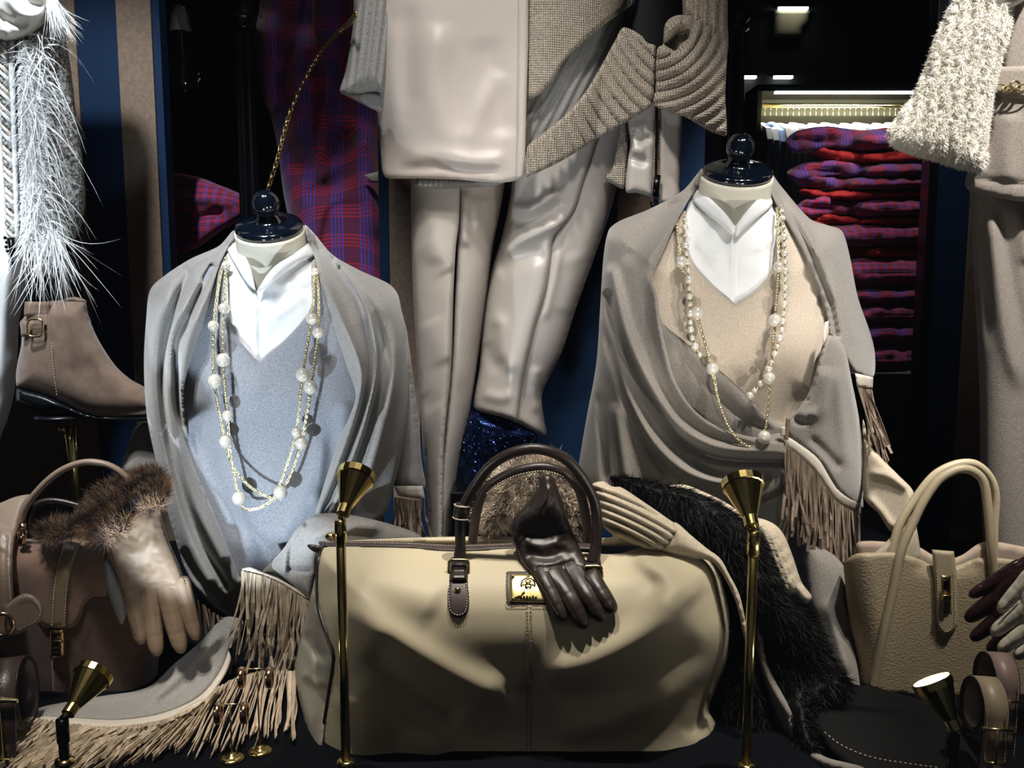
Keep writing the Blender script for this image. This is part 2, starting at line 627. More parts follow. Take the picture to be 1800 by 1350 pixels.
def plaid(name, base, red, blue, scale, rough=0.9):
    """glen check: broad bands of fine stripes crossing in two directions"""
    m = bpy.data.materials.new(name)
    m.use_nodes = True
    nt = m.node_tree
    N = nt.nodes; Lk = nt.links.new
    b = N['Principled BSDF']
    b.inputs['Roughness'].default_value = rough
    b.inputs['Sheen Weight'].default_value = 0.2
    tc = N.new('ShaderNodeTexCoord')
    sep = N.new('ShaderNodeSeparateXYZ')
    Lk(tc.outputs['Object'], sep.inputs[0])
    ad = N.new('ShaderNodeMath'); ad.operation = 'MULTIPLY_ADD'
    Lk(sep.outputs['Y'], ad.inputs[0]); ad.inputs[1].default_value = 0.8; Lk(sep.outputs['Z'], ad.inputs[2])
    def math1(op, a, v):
        q = N.new('ShaderNodeMath'); q.operation = op
        Lk(a, q.inputs[0]); q.inputs[1].default_value = v
        return q.outputs[0]
    def stripes(src, sc):
        s = math1('MULTIPLY', src, sc)
        fr = math1('FRACT', s, 0)
        return math1('GREATER_THAN', fr, 0.5)
    def comb(src):
        fine = stripes(src, scale * 7)
        band = stripes(src, scale)
        q = N.new('ShaderNodeMath'); q.operation = 'MULTIPLY'
        Lk(fine, q.inputs[0]); Lk(band, q.inputs[1])
        return q.outputs[0]
    X, Z = sep.outputs['X'], ad.outputs[0]
    def mul(a, b_):
        q = N.new('ShaderNodeMath'); q.operation = 'MULTIPLY'
        Lk(a, q.inputs[0]); Lk(b_, q.inputs[1]); return q.outputs[0]
    cx, cz = stripes(X, scale * 8), stripes(Z, scale * 8)
    df = N.new('ShaderNodeMath'); df.operation = 'SUBTRACT'
    Lk(cx, df.inputs[0]); Lk(cz, df.inputs[1])
    chk = math1('ABSOLUTE', df.outputs[0], 0)
    bx, bz = stripes(X, scale), stripes(Z, scale)
    def mix(fac, a, col):
        m_ = N.new('ShaderNodeMix'); m_.data_type = 'RGBA'
        Lk(fac, m_.inputs[0])
        if isinstance(a, str): m_.inputs[6].default_value = lin(a)
        else: Lk(a, m_.inputs[6])
        m_.inputs[7].default_value = lin(col)
        return m_.outputs[2]
    c0 = mix(math1('MULTIPLY', chk, 0.45), base, '#16040f')
    c1 = mix(math1('MULTIPLY', mul(bz, cz), 0.85), c0, red)
    c2 = mix(math1('MULTIPLY', mul(bx, cx), 0.7), c1, blue)
    m2 = N.new('ShaderNodeMix'); m2.data_type = 'RGBA'; m2.inputs[0].default_value = 0.0
    Lk(c2, m2.inputs[6])
    Lk(m2.outputs[2], b.inputs['Base Color'])
    return m

KN = ('noise', 900, 0.35)
m_navy_floor = M_('navy_velvet', '#03050b', 0.85, spec=0.1, bump=('noise', 300, 0.2))
m_navy = M_('navy_lacquer_panel', '#052443', 0.6, spec=0.2, var=(3, 0.2))
m_bronze = M_('bronze_fabric_stripe', '#7b6654', 0.7, var=(120, 0.25), bump=('noise', 400, 0.3))
m_black = M_('black_lacquer', '#050507', 0.25)
m_matblack = M_('interior_black', '#06060a', 0.8)
m_navygloss = M_('navy_gloss', '#070f1a', 0.12, coat=1.0)
m_jersey = M_('ivory_jersey', '#d9d5c4', 0.8, bump=KN)
m_shirt = M_('white_poplin', '#e4e6e6', 0.75, bump=('noise', 35, 0.25))
m_sweat_grey = M_('grey_melange_knit', '#979aa1', 0.95, var=(420, 0.3, 2), bump=('noise', 420, 0.7), sheen=0.25, spec=0.2)
m_sweat_beige = M_('beige_melange_knit', '#c6b8a6', 0.95, var=(420, 0.2, 2), bump=('noise', 420, 0.7), sheen=0.25, spec=0.2)
m_shawl = M_('taupe_grey_cashmere', '#989591', 0.95, var=(320, 0.22, 2), bump=('noise', 380, 0.8), sheen=0.3, spec=0.15)
m_shawl2 = M_('warm_taupe_cashmere', '#8c867e', 0.95, var=(320, 0.22, 2), bump=('noise', 380, 0.8), sheen=0.3, spec=0.15)
m_trim = M_('cream_leather_trim', '#cfc6b8', 0.6, bump=('noise', 300, 0.15))
m_fringe = M_('taupe_suede_fringe', '#8d7a68', 0.7, var=(60, 0.3), bump=('noise', 600, 0.2))
m_fringe2 = M_('pale_suede_fringe', '#c2b098', 0.7, var=(60, 0.3), bump=('noise', 600, 0.2))
m_satin = M_('champagne_leather', '#b0a8a0', 0.38, bump=('noise', 9, 0.06), coat=0.0, spec=0.6, var=(3, 0.08))
m_jack = M_('pale_champagne_leather', '#b5aaa1', 0.42, bump=('noise', 12, 0.08), spec=0.6, var=(3, 0.06))
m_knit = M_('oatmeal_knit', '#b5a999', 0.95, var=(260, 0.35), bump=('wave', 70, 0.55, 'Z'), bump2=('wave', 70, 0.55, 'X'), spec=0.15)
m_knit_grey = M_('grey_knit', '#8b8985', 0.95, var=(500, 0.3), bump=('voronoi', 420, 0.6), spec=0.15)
m_cream_knit = M_('cream_rib_knit', '#b5a995', 0.95, var=(300, 0.2), bump=('noise', 700, 0.5), spec=0.15)
m_white_wool = M_('white_wool', '#dfe2e2', 0.8, bump=KN)
m_boucle = M_('grey_boucle', '#b4b2ae', 0.95, var=(170, 0.75), col2='#3a3937', bump=('voronoi', 160, 1.0))
m_feather = M_('white_feather', '#eef0f0', 0.7)
m_whitesatin = M_('white_satin', '#e0ded6', 0.3, bump=('noise', 14, 0.2))
m_furwhite = M_('cream_fur', '#ece6d9', 0.85, var=(60, 0.15))
m_taupewool = M_('taupe_wool', '#aa9f94', 0.95, var=(280, 0.22, 2), bump=('noise', 350, 0.8), sheen=0.3, spec=0.15)
m_suede = M_('taupe_suede', '#806b5c', 0.92, var=(40, 0.25, 6), bump=('noise', 900, 0.3), sheen=0.25, spec=0.2)
m_suede_bag = M_('brown_suede', '#4f3a30', 0.92, var=(45, 0.3, 6), bump=('noise', 900, 0.35), sheen=0.25, spec=0.2)
m_rubber = M_('black_sole', '#0d1117', 0.35)
m_brass = M_('polished_brass', '#dcc67e', 0.2, 1.0)
m_gold = M_('pale_gold', '#e6d69c', 0.25, 1.0)
m_rose = M_('rose_gold', '#d8b492', 0.18, 1.0)
m_darkmetal = M_('gunmetal', '#2b2a2a', 0.25, 1.0)
m_chain = M_('antique_gold', '#bda478', 0.3, 1.0)
m_leather_tan = M_('tan_leather', '#8a7664', 0.42, bump=('noise', 260, 0.25), var=(8, 0.15))
m_strap = M_('olive_tan_leather', '#77664f', 0.35, bump=('noise', 260, 0.2))
m_glove_tan = M_('taupe_nappa', '#7c6855', 0.55, spec=0.3, bump=('noise', 60, 0.12), var=(25, 0.12), bump2=('noise', 500, 0.15))
m_furbrown = M_('brown_rabbit_fur', '#85684f', 0.85, var=(35, 0.6), col2='#211b1c')
m_furbase = M_('fur_underlay', '#3a2c24', 0.95, var=(35, 0.5))
m_furbase2 = M_('mottled_underlay', '#9c8870', 0.95, var=(24, 0.5), col2='#3a2c24')
m_furmott = M_('mottled_fur', '#e6d9c6', 0.85, var=(24, 0.6), col2='#4a372e')
m_furblack = M_('black_fur', '#040405', 0.5, spec=0.12)
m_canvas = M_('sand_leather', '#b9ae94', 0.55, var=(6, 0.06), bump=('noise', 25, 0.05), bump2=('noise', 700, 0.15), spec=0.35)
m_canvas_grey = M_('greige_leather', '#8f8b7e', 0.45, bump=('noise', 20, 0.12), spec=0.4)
m_dkleather = M_('espresso_leather', '#231a18', 0.38, bump=('noise', 220, 0.25))
m_dkleather_b = M_('dark_trim_leather', '#3b3130', 0.5, bump=('noise', 400, 0.3))
m_glove_dk = M_('espresso_nappa', '#241a16', 0.42, bump=('noise', 60, 0.15), bump2=('noise', 400, 0.15))
m_burg = M_('oxblood_nappa', '#2c1315', 0.3, bump=('noise', 50, 0.2))
m_glove_cr = M_('ivory_nappa', '#cbc5b3', 0.45, bump=('noise', 40, 0.15))
m_thread = M_('cream_thread', '#cdbfa4', 0.8)
m_thread_dk = M_('dark_thread', '#3b3024', 0.8)
m_tote = M_('pebbled_beige_leather', '#b3a285', 0.5, bump=('voronoi', 260, 0.5), var=(5, 0.08))
m_tote_in = M_('tote_lining', '#9a8878', 0.85)
m_tote_sm = M_('smooth_beige_leather', '#b7a88b', 0.45, bump=('noise', 300, 0.3))
m_belt_dk = M_('dark_brown_belt_leather', '#382c28', 0.38, bump=('voronoi', 500, 0.4))
m_belt_taupe = M_('taupe_belt_leather', '#85706a', 0.45, bump=('noise', 300, 0.2))
m_belt_sand = M_('sand_belt_leather', '#92836d', 0.45, bump=('noise', 300, 0.2))
m_blacksuede = M_('black_suede', '#060607', 0.9, var=(20, 0.4), bump=('noise', 500, 0.3), spec=0.25)
m_pearl = M_('pearl', '#e6e0d2', 0.22, 0.25, coat=1.0, spec=0.7)
m_goldchain = M_('gold_chain', '#efe3bd', 0.3, 1.0)
m_sequin = M_('navy_sequins', '#1b2a55', 0.2, 0.9)
m_plaid = plaid('magenta_plaid_wool', '#5a0f3f', '#94122a', '#2b3a9a', 13)
m_plaid2 = plaid('red_plaid_wool', '#6a1230', '#b3162a', '#3a3f9a', 40)
m_redknit = M_('red_wool', '#8f0f12', 0.9, bump=('noise', 300, 0.4))
m_led = emit('led_strip', '#f2fbf6', 9)
m_lens = emit('lamp_lens', '#ffffff', 45)
m_alcove = M_('alcove_beige', '#8a8468', 0.9)
m_paleblue = M_('pale_blue_cotton', '#8fb0d8', 0.85)
m_offwhite = M_('off_white_cotton', '#d6d8d6', 0.85)
m_glassdk = M_('dark_glassware', '#20242a', 0.08, coat=1.0)
# ================================================================== SETTING
def box_obj(name, x0, x1, y0, y1, z0, z1, mat, parent=None, bevel=0.0, kind=None):
    o = MB().add(*g_box(((x0 + x1) / 2, (y0 + y1) / 2, (z0 + z1) / 2), (x1 - x0, y1 - y0, z1 - z0), None, bevel)).build(name, mat, parent, smooth=False)
    if kind: o['kind'] = kind
    return o

tag(box_obj('floor', -2.2, 2.2, 0.78, 5.4, -0.06, 0.0, m_navy_floor), 'dark navy display floor of the shop window', kind='structure')
tag(box_obj('wall_back', -2.6, 2.8, 5.3, 5.36, 0, 2.9, m_matblack), 'black far wall of the shop interior', kind='structure')
tag(box_obj('wall_left', -2.26, -2.2, 0.78, 5.3, 0, 2.9, m_matblack), 'dark side wall at the left of the shop', kind='structure')
tag(box_obj('wall_right', 2.2, 2.26, 0.78, 5.3, 0, 2.9, m_matblack), 'dark side wall at the right of the shop', kind='structure')
tag(box_obj('ceiling', -2.26, 2.26, 0.78, 5.3, 2.9, 2.96, m_matblack), 'dark ceiling above the window display', kind='structure')

def striped(name, spans, Y, label):
    """backdrop screen of vertical boards; spans = (px at top, material)"""
    root = bpy.data.objects.new(name, None); COL.objects.link(root)
    xs = [unproj(s[0], s[1], Y)[0] for s in spans]
    root.location = (xs[0], Y, 0)
    tag(root, label, kind='structure')
    for i in range(len(spans) - 1):
        pr = 0.004 if spans[i][2] is m_bronze else 0.0
        box_obj('stripe_panel', xs[i] + 0.0005, xs[i + 1] - 0.0005, Y - pr, Y + 0.05, 0.0, 2.6, spans[i][2], root, bevel=0.0015)
    return root

striped('trim_1', [(-260, 0, m_navy), (-60, 0, m_bronze), (131, 0, m_navy), (203, 0, m_bronze), (265, 0, m_navy), (279, 0, None)], 2.4,
        'navy and bronze striped screen at the left edge')
striped('trim_2', [(666, 400, m_navy), (684, 400, m_bronze), (735, 400, m_navy), (1085, 300, m_bronze), (1150, 300, m_navy), (1240, 250, None)], 2.42,
        'navy and bronze striped screen behind the middle mannequin')
striped('trim_3', [(1634, 300, m_black), (1650, 300, m_navy), (1708, 300, m_bronze), (1800, 300, m_navy), (2050, 300, None)], 2.4,
        'navy and bronze striped screen at the right edge')

# the shop window pane between the street and the display
gm = bpy.data.materials.new('window_glass')
gm.use_nodes = True
nt = gm.node_tree
nt.nodes.clear()
mo = nt.nodes.new('ShaderNodeOutputMaterial')
mx = nt.nodes.new('ShaderNodeMixShader')
tr = nt.nodes.new('ShaderNodeBsdfTransparent')
gl = nt.nodes.new('ShaderNodeBsdfGlossy'); gl.inputs['Roughness'].default_value = 0.0
fz = nt.nodes.new('ShaderNodeFresnel'); fz.inputs['IOR'].default_value = 1.4
nt.links.new(fz.outputs[0], mx.inputs[0]); nt.links.new(tr.outputs[0], mx.inputs[1]); nt.links.new(gl.outputs[0], mx.inputs[2]); nt.links.new(mx.outputs[0], mo.inputs[0])
tag(box_obj('window_1', -2.2, 2.2, 0.795, 0.801, 0, 2.9, gm), 'clear shop window pane in front of the display', kind='structure')

# ---- turned black posts of the interior shelving
def post(px, py, Y, label):
    x = P(px, py, Y).x
    zt = P(px, py, Y).z
    t = thing('turned_post', (x, Y, 0), label, 'post', 'black turned posts behind the display')
    MB().add(*g_lathe([(0.05, 0), (0.05, 0.02), (0.03, 0.04), (0.024, 0.1), (0.024, 0.3)], 24, Matrix.Translation((x, Y, 0)))).build('base', m_black, t)
    mb = MB()
    pr = []
    for k in range(24):
        a0 = 2 * math.pi * k / 24
        r = 0.026 if k % 2 else 0.022
        pr.append((r * math.cos(a0), r * math.sin(a0)))
    v = [Vector((x + a, Y + b, z)) for z in (0.3, zt - 0.05) for a, b in pr]
    f = [(k, (k + 1) % 24, 24 + (k + 1) % 24, 24 + k) for k in range(24)]
    mb.add(v, f).build('fluted_shaft', m_black, t, smooth=False)
    T_ = Matrix.Translation((x, Y, zt - 0.05))
    MB().add(*g_lathe([(0.024, 0), (0.034, 0.008), (0.034, 0.014), (0.024, 0.022), (0.036, 0.034), (0.036, 0.042), (0.022, 0.055), (0.03, 0.12), (0.02, 0.2), (0.02, 0.9)], 24, T_)).build('ring_capital', m_black, t)
post(427, 22, 2.62, 'black fluted post at the left, behind the left bust')
post(1294, 22, 2.62, 'black fluted post above the right bust')

# ---- glass jar glimpsed on the dark shelf, left
def jar():
    b = P(322, 175, 3.2)
    t = thing('glass_jar', b, 'dark glass jar on the black shelf between the left screen and post', 'jar')
    k = 1 / ppm(3.2)
    MB().add(*g_lathe([(0.001, 0), (26 * k, 0.001), (34 * k, 30 * k), (30 * k, 62 * k), (18 * k, 92 * k), (16 * k, 110 * k), (15 * k, 112 * k)], 24, Matrix.Translation(b))).build('jar_body', m_glassdk, t)
    MB().add(*g_lathe([(17 * k, 112 * k), (18 * k, 116 * k), (15 * k, 138 * k), (9 * k, 152 * k), (0.001, 156 * k)], 24, Matrix.Translation(b))).build('stopper', m_offwhite, t)
    tag(box_obj('display_shelf', P(285, 178, 3.2).x, P(425, 178, 3.2).x, 3.1, 3.4, b.z - 0.03, b.z - 0.001, m_black), 'black shelf under the dark glass jar', 'shelf')
jar()

# ---- lit alcove with a clothes rail, far right behind the plaid pile
YA = 4.6
def alcove():
    a = P(1332, 160, YA); b = P(1640, 330, YA)
    t = thing('clothes_alcove', ((a.x + b.x) / 2, YA, b.z), 'lit beige alcove with a gold rail of shirts', 'alcove')
    box_obj('back_panel', a.x, b.x, YA + 0.25, YA + 0.27, 0.0, a.z, m_alcove, t)
    box_obj('side_panel', a.x, a.x + 0.02, YA, YA + 0.25, 0.0, a.z, m_alcove, t)
    box_obj('top_panel', a.x, b.x, YA, YA + 0.25, a.z, a.z + 0.03, m_black, t)
    box_obj('led_strip', P(1362, 160, YA).x, b.x, YA - 0.01, YA + 0.01, a.z - 0.012, a.z - 0.002, m_led, t)
    r0 = P(1340, 186, YA + 0.1); r1 = P(1640, 186, YA + 0.1)
    MB().add(*g_tube([r0, r1], 0.012, 10)).build('clothes_rail', m_gold, t)
    hk = MB()
    for i in range(30):
        x = r0.x + (r1.x - r0.x) * (i + 0.5) / 30
        hk.add(*g_tube([Vector((x, YA + 0.1, r0.z + 0.012)), Vector((x, YA + 0.1, r0.z - 0.045))], 0.003, 5))
    for i in range(22):
        px = 1345 + i * 11.5
        x0 = P(px, 215, YA).x
        top = P(px, 210 + (i * 7) % 5, YA).z
        mat = [m_offwhite, m_paleblue, m_offwhite, m_offwhite, m_trim][(i * 3) % 5]
        mb = MB()
        w = 0.024
        prof = [(-0.20, top - 0.10), (-0.16, top - 0.045), (-0.05, top - 0.01), (0, top), (0.05, top - 0.01), (0.16, top - 0.045), (0.20, top - 0.10), (0.19, top - 0.55), (-0.19, top - 0.55)]
        v = [Vector((x0 + s * w / 2, YA + 0.1 + y, z)) for s in (-1, 1) for y, z in prof]
        n = len(prof)
        f = [tuple(range(n)), tuple(range(2 * n - 1, n - 1, -1))] + [(k, k + n, (k + 1) % n + n, (k + 1) % n) for k in range(n)]
        o = mb.add(v, f).build('hanging_shirt', mat, None, smooth=False)
        tag(o, 'folded-edge view of a %s shirt hanging on the gold rail' % ('pale blue' if mat is m_paleblue else 'white' if mat is m_offwhite else 'cream'), 'shirt',
            'shirts on the gold rail, ' + ('blue' if mat is m_paleblue else 'white' if mat is m_offwhite else 'cream'))
    hk.build('hanger_hooks', m_gold, t)
    l = bpy.data.lights.new('alcove_led_light', 'AREA'); l.energy = 6; l.shape = 'RECTANGLE'; l.size = 0.7; l.size_y = 0.02
    lo = bpy.data.objects.new('alcove_led_light', l); COL.objects.link(lo); lo.location = ((a.x + b.x) / 2, YA + 0.02, a.z - 0.02)
alcove()
relief('blue_pompom_scarf', [(1335, 250), (1340, 225), (1355, 214), (1370, 222), (1375, 245), (1366, 262), (1345, 266)], 4.60, m_paleblue, H=0.03, R=18, step=4, noise=(0.006, 12))
tag(bpy.data.objects['blue_pompom_scarf'], 'pale blue woollen tuft in front of the shirt alcove', 'scarf')

def led(px0, px1, py, Y, label):
    a, b = P(px0, py, Y), P(px1, py, Y)
    t = thing('shelf_light', ((a.x + b.x) / 2, Y, a.z), label, 'light')
    box_obj('housing', a.x - 0.01, b.x + 0.01, Y, Y + 0.04, a.z + 0.006, a.z + 0.016, m_black, t)
    box_obj('strip', a.x, b.x, Y, Y + 0.03, a.z - 0.006, a.z + 0.006, m_led, t)
    l = bpy.data.lights.new('strip_light', 'AREA'); l.energy = 0.12; l.shape = 'RECTANGLE'; l.size = b.x - a.x; l.size_y = 0.02
    lo = bpy.data.objects.new('strip_light', l); COL.objects.link(lo); lo.location = ((a.x + b.x) / 2, Y - 0.03, a.z - 0.012)
    lo.rotation_euler = (-0.35, 0, 0)
led(1302, 1330, 135, 5.26, 'short white light strip beside the black post')
led(1362, 1394, 135, 5.26, 'short white light strip just above the shirt alcove')
led(1370, 1421, 14, 5.26, 'white light strip over the beige picture panel')
relief('picture_panel', [(1359, 18, 1), (1424, 18, 1), (1420, 40), (1410, 50), (1408, 64, 1), (1385, 67), (1358, 64, 1)], 5.28, m_alcove, H=0.01, R=4, th=0.03, step=8)
tag(bpy.data.objects['picture_panel'], 'beige panel below a white light strip on the black wall', 'panel')

# ---- hanging plaid coat and folded plaid at the left
def plaidcoat():
    t = thing('plaid_coat', P(570, 560, 2.72), 'magenta and blue checked wool coat hanging behind the left bust', 'coat')
    relief('coat_front', [(448, 60), (455, 20), (462, -60), (490, -300), (640, -300), (668, 60), (672, 200), (676, 330), (682, 560), (560, 560), (520, 430), (500, 350), (488, 260), (478, 215), (455, 150)],
           2.72, m_plaid, t, H=0.10, R=70, step=8,
           ridges=[([(470, 20), (468, 120), (482, 215)], 14, 0.03), ([(500, 230), (560, 320), (600, 280), (640, 220)], 26, -0.05), ([(520, 330), (600, 290), (650, 230)], 16, 0.03),
                   ([(640, 200), (650, 330), (672, 430)], 20, 0.03), ([(545, 40), (530, 200), (525, 300)], 22, 0.03), ([(600, 40), (595, 150)], 18, -0.02)])
    relief('coat_lapel', [(560, -300), (620, -300), (618, 40), (600, 120), (570, 200), (545, 140), (548, 60)], 2.62, m_plaid, t, H=0.02, R=20, step=8)
    relief('pocket_flap', [(640, 308, 1), (668, 300, 1), (670, 322, 1), (650, 320, 1)], 2.58, m_knit_grey, t, H=0.006, R=6, step=5)
plaidcoat()
relief('folded_plaid_blanket', [(296, 312), (335, 308), (385, 325), (430, 347), (430, 380), (388, 406), (342, 438), (296, 446)], 2.70, m_plaid2, H=0.05, R=18, step=6,
       ridges=[([(305, 350), (360, 350), (420, 360)], 10, 0.02), ([(310, 395), (360, 380), (400, 375)], 8, -0.02)])
tag(bpy.data.objects['folded_plaid_blanket'], 'folded magenta plaid blanket on the dark shelf left of the bust', 'blanket')
relief('folded_plaid_scarf', [(302, 455), (350, 448), (420, 440), (420, 470), (340, 482), (303, 478)], 2.7, m_plaid2, H=0.06, R=14, step=6)
tag(bpy.data.objects['folded_plaid_scarf'], 'lower folded plaid scarf just above the left shawl shoulder', 'scarf')

# ---- pile of folded plaid scarves at the right
def pile():
    rows = [(1380, 1600, 226, 264, 0, 'topmost, dark plum'), (1425, 1640, 263, 286, 1, 'bright red, second from the top'), (1382, 1636, 284, 312, 0, 'third from the top'),
            (1395, 1634, 310, 334, 0, 'fourth from the top'), (1400, 1634, 332, 350, 1, 'red, fifth from the top'), (1398, 1632, 348, 380, 2, 'sixth from the top'),
            (1405, 1632, 378, 396, 1, 'red, seventh from the top'), (1405, 1630, 394, 432, 2, 'eighth from the top'), (1410, 1628, 430, 454, 1, 'red, ninth from the top'),
            (1415, 1628, 452, 506, 2, 'thickest, tenth from the top'), (1420, 1624, 504, 536, 0, 'eleventh from the top'), (1425, 1620, 534, 572, 2, 'twelfth from the top'),
            (1430, 1618, 570, 606, 0, 'second from the bottom'), (1435, 1614, 604, 652, 2, 'lowest in view')]
    for i, (x0, x1, y0, y1, k, nm) in enumerate(rows):
        rs = random.Random(i)
        mat = (m_plaid, m_redknit, m_plaid2)[k]
        s = rs.uniform(-8, 8)
        m = (y0 + y1) / 2
        xm = 1490 + rs.uniform(-30, 40)
        o = relief('folded_scarf', [(x0, m + s), (x0 + 20, y0 - 1 + s), (xm - 60, y0 - 4), (xm, y0 + 3), (xm + 50, y0 - 2), (x1 - 12, y0 + 1), (x1, m), (x1 - 10, y1 - 2), (xm + 40, y1 + 3), (xm - 50, y1 - 1), (x0 + 20, y1 + s), ],
                   2.78, mat, H=0.06, R=(y1 - y0) * 0.55, Hb=0.02, step=5,
                   ridges=[([(xm - 15, y0), (xm - 20, m), (xm - 5, y1)], 14, -0.035), ([(x0, m - 2), (xm - 40, m + 3)], 4, -0.02), ([(xm + 15, m + 2), (x1 - 20, m - 1)], (y1 - y0) * 0.45, 0.035 if k != 1 else 0.012, 'n'), ([(x0 - 5, m), (xm - 50, m)], 16, -0.03, 'n'), ([(xm + 20, m + 2), (x1, m - 2)], 3, -0.012 if k else -0.004)], noise=(0.013, 48), seed=i)
        tag(o, 'folded red and blue checked scarf in the pile, ' + nm if k != 1 else 'folded scarf in the plaid pile, ' + nm, 'scarf', 'scarves piled behind the right bust')
    tag(box_obj('display_cabinet', P(1370, 660, 2.8).x, P(1640, 660, 2.8).x, 2.7, 3.1, 0, P(1500, 655, 2.8).z, m_black, bevel=0.004), 'black cabinet carrying the pile of plaid scarves', 'cabinet')
pile()
# ================================================================== LEFT BUST
def dress_form(cx, cy, ball, hw, Yn, sect, label, tilt=24):
    """neck cap, ball, neck and torso on a turned stand"""
    k = 1 / ppm(Yn)
    base = P(cx, cy, Yn)
    t = thing('dress_form', (base.x, Yn + 0.03, 0), label, 'dress form', 'dress forms in the window')
    ax = Vector((0, -math.sin(math.radians(tilt)), math.cos(math.radians(tilt))))
    r = hw * k
    Mx = axis_matrix(base, ax)
    cap = MB().add(*g_lathe([(r * 0.9, -0.006), (r, -0.003), (r * 1.0, 0.004), (r * 0.95, 0.0075), (r * 0.7, 0.0105), (r * 0.42, 0.013), (r * 0.33, 0.018), (r * 0.3, 0.024), (0.001, 0.025)], 48, Mx)).build('neck_cap', m_navygloss, t)
    MB().add(*g_lathe([(r * 0.2, 0.02), (r * 0.22, 0.034), (r * 0.30, 0.036)], 24, Mx)).build('finial_neck', m_navygloss, cap)
    bc = base + ax * 0.046
    MB().add(*g_sphere(bc, 0.0255, 32, 20)).build('ball_finial', m_navygloss, cap)
    MB().add(*g_lathe([(r * 1.03, -0.006), (r * 1.035, -0.012), (r * 1.03, -0.03), (r * 1.06, -0.06), (r * 1.2, -0.095), (r * 1.3, -0.13)], 48, Mx)).build('neck', m_jersey, t)
    mb = MB()
    rings = []
    for (px, py, w, d, yo) in sect:
        c = P(px, py, Yn + 0.05 + yo)
        rings.append([(c.x + w * math.cos(a), c.y + d * math.sin(a), c.z) for a in np.linspace(0, 2 * math.pi, 32, endpoint=False)])
    v = [Vector(p) for rg in rings for p in rg]
    n = len(rings)
    f = [(i * 32 + q, (i + 1) * 32 + q, (i + 1) * 32 + (q + 1) % 32, i * 32 + (q + 1) % 32) for i in range(n - 1) for q in range(32)]
    f += [tuple(range(32)), tuple((n - 1) * 32 + q for q in range(31, -1, -1))]
    mb.add(v, f).build('torso', m_jersey, t)
    zb = rings[-1][0][2]
    x, y = rings[-1][8][0], Yn + 0.05
    MB().add(*g_lathe([(0.09, 0), (0.09, 0.008), (0.05, 0.016), (0.02, 0.022), (0.016, 0.05), (0.016, max(zb + 0.01, 0.08))], 28, Matrix.Translation((x, y, 0)))).build('stand', m_black, t)
    return t

dress_form(473, 400, None, 58, 1.80, [(473, 470, 0.07, 0.06, 0), (473, 500, 0.12, 0.065, 0.0), (473, 560, 0.16, 0.075, 0.0), (473, 700, 0.15, 0.085, 0), (473, 900, 0.13, 0.08, 0.0), (470, 1040, 0.12, 0.08, 0.0)],
           'ivory dress form with a glossy navy neck cap, wearing the grey sweater')

bodyL = Body([(413, 385), (400, 430), (335, 468), (280, 500), (260, 535), (254, 600), (252, 700), (268, 800), (290, 900), (315, 1000), (345, 1080), (480, 1130), (640, 1090), (745, 980), (750, 850), (735, 740), (720, 640), (712, 560), (695, 510), (630, 474), (560, 440), (536, 385)],
             1.90, 0.19, 150, [(415, 700, 75, 0.022), (545, 700, 75, 0.022)])
def LB(off):
    return lambda px, py: bodyL(px, py) - off

relief('grey_sweater', [(335, 500), (393, 455), (396, 530), (412, 586), (455, 637, 1), (508, 592), (546, 540), (553, 455), (630, 510), (690, 620), (690, 800), (650, 920), (600, 1030), (520, 1060), (440, 1060), (380, 980), (330, 860), (300, 700), (300, 560)],
       LB(0.0), m_sweat_grey, H=0.006, R=6, th=0.006, step=6,
       ridges=[([(590, 740), (585, 800), (575, 900)], 14, -0.012), ([(570, 770), (560, 830), (550, 900)], 10, 0.008), ([(610, 700), (600, 760), (592, 800)], 14, 0.008),
               ([(345, 700), (360, 800), (400, 900), (440, 960)], 20, -0.016), ([(480, 960), (520, 920), (560, 850)], 16, 0.008), ([(455, 645), (455, 700)], 16, 0.004)])
tag(bpy.data.objects['grey_sweater'], 'grey V-neck knit sweater on the left bust', 'sweater')

def shirt_left():
    t = thing('white_shirt', P(457, 640, 1.74), 'white poplin shirt inside the grey sweater on the left bust', 'shirt', 'white shirts on the busts')
    bz = LB(-0.010)
    relief('shirt_front', [(411, 418), (428, 455), (446, 512, 1), (452, 512, 1), (487, 468), (520, 448), (552, 422), (566, 470), (560, 545), (520, 605), (457, 655), (400, 600), (378, 530), (386, 465)],
           bz, m_shirt, t, H=0.003, R=5, th=0.003, step=5,
           ridges=[([(449, 512), (449, 560), (450, 635)], 4, 0.004, 'n'), ([(457, 515), (457, 635)], 3, -0.004, 'n'), ([(500, 500), (530, 500), (548, 490)], 7, 0.006), ([(415, 500), (430, 530), (440, 540)], 7, 0.005), ([(480, 560), (510, 540), (535, 520)], 8, 0.005), ([(405, 560), (430, 570)], 6, -0.004)], noise=(0.003, 50))
    relief('collar', [(411, 414, 1), (424, 438), (440, 470), (450, 512, 1), (434, 498), (416, 470), (402, 445), (397, 430)], lambda x, y: bodyL(x, y) - 0.006, m_shirt, t, H=0.006, R=8, step=4)
    relief('collar', [(552, 418, 1), (558, 446), (524, 462), (498, 480), (470, 505), (450, 514, 1), (470, 482), (488, 464), (516, 447)], lambda x, y: bodyL(x, y) - 0.008, m_shirt, t, H=0.008, R=10, step=4)
shirt_left()

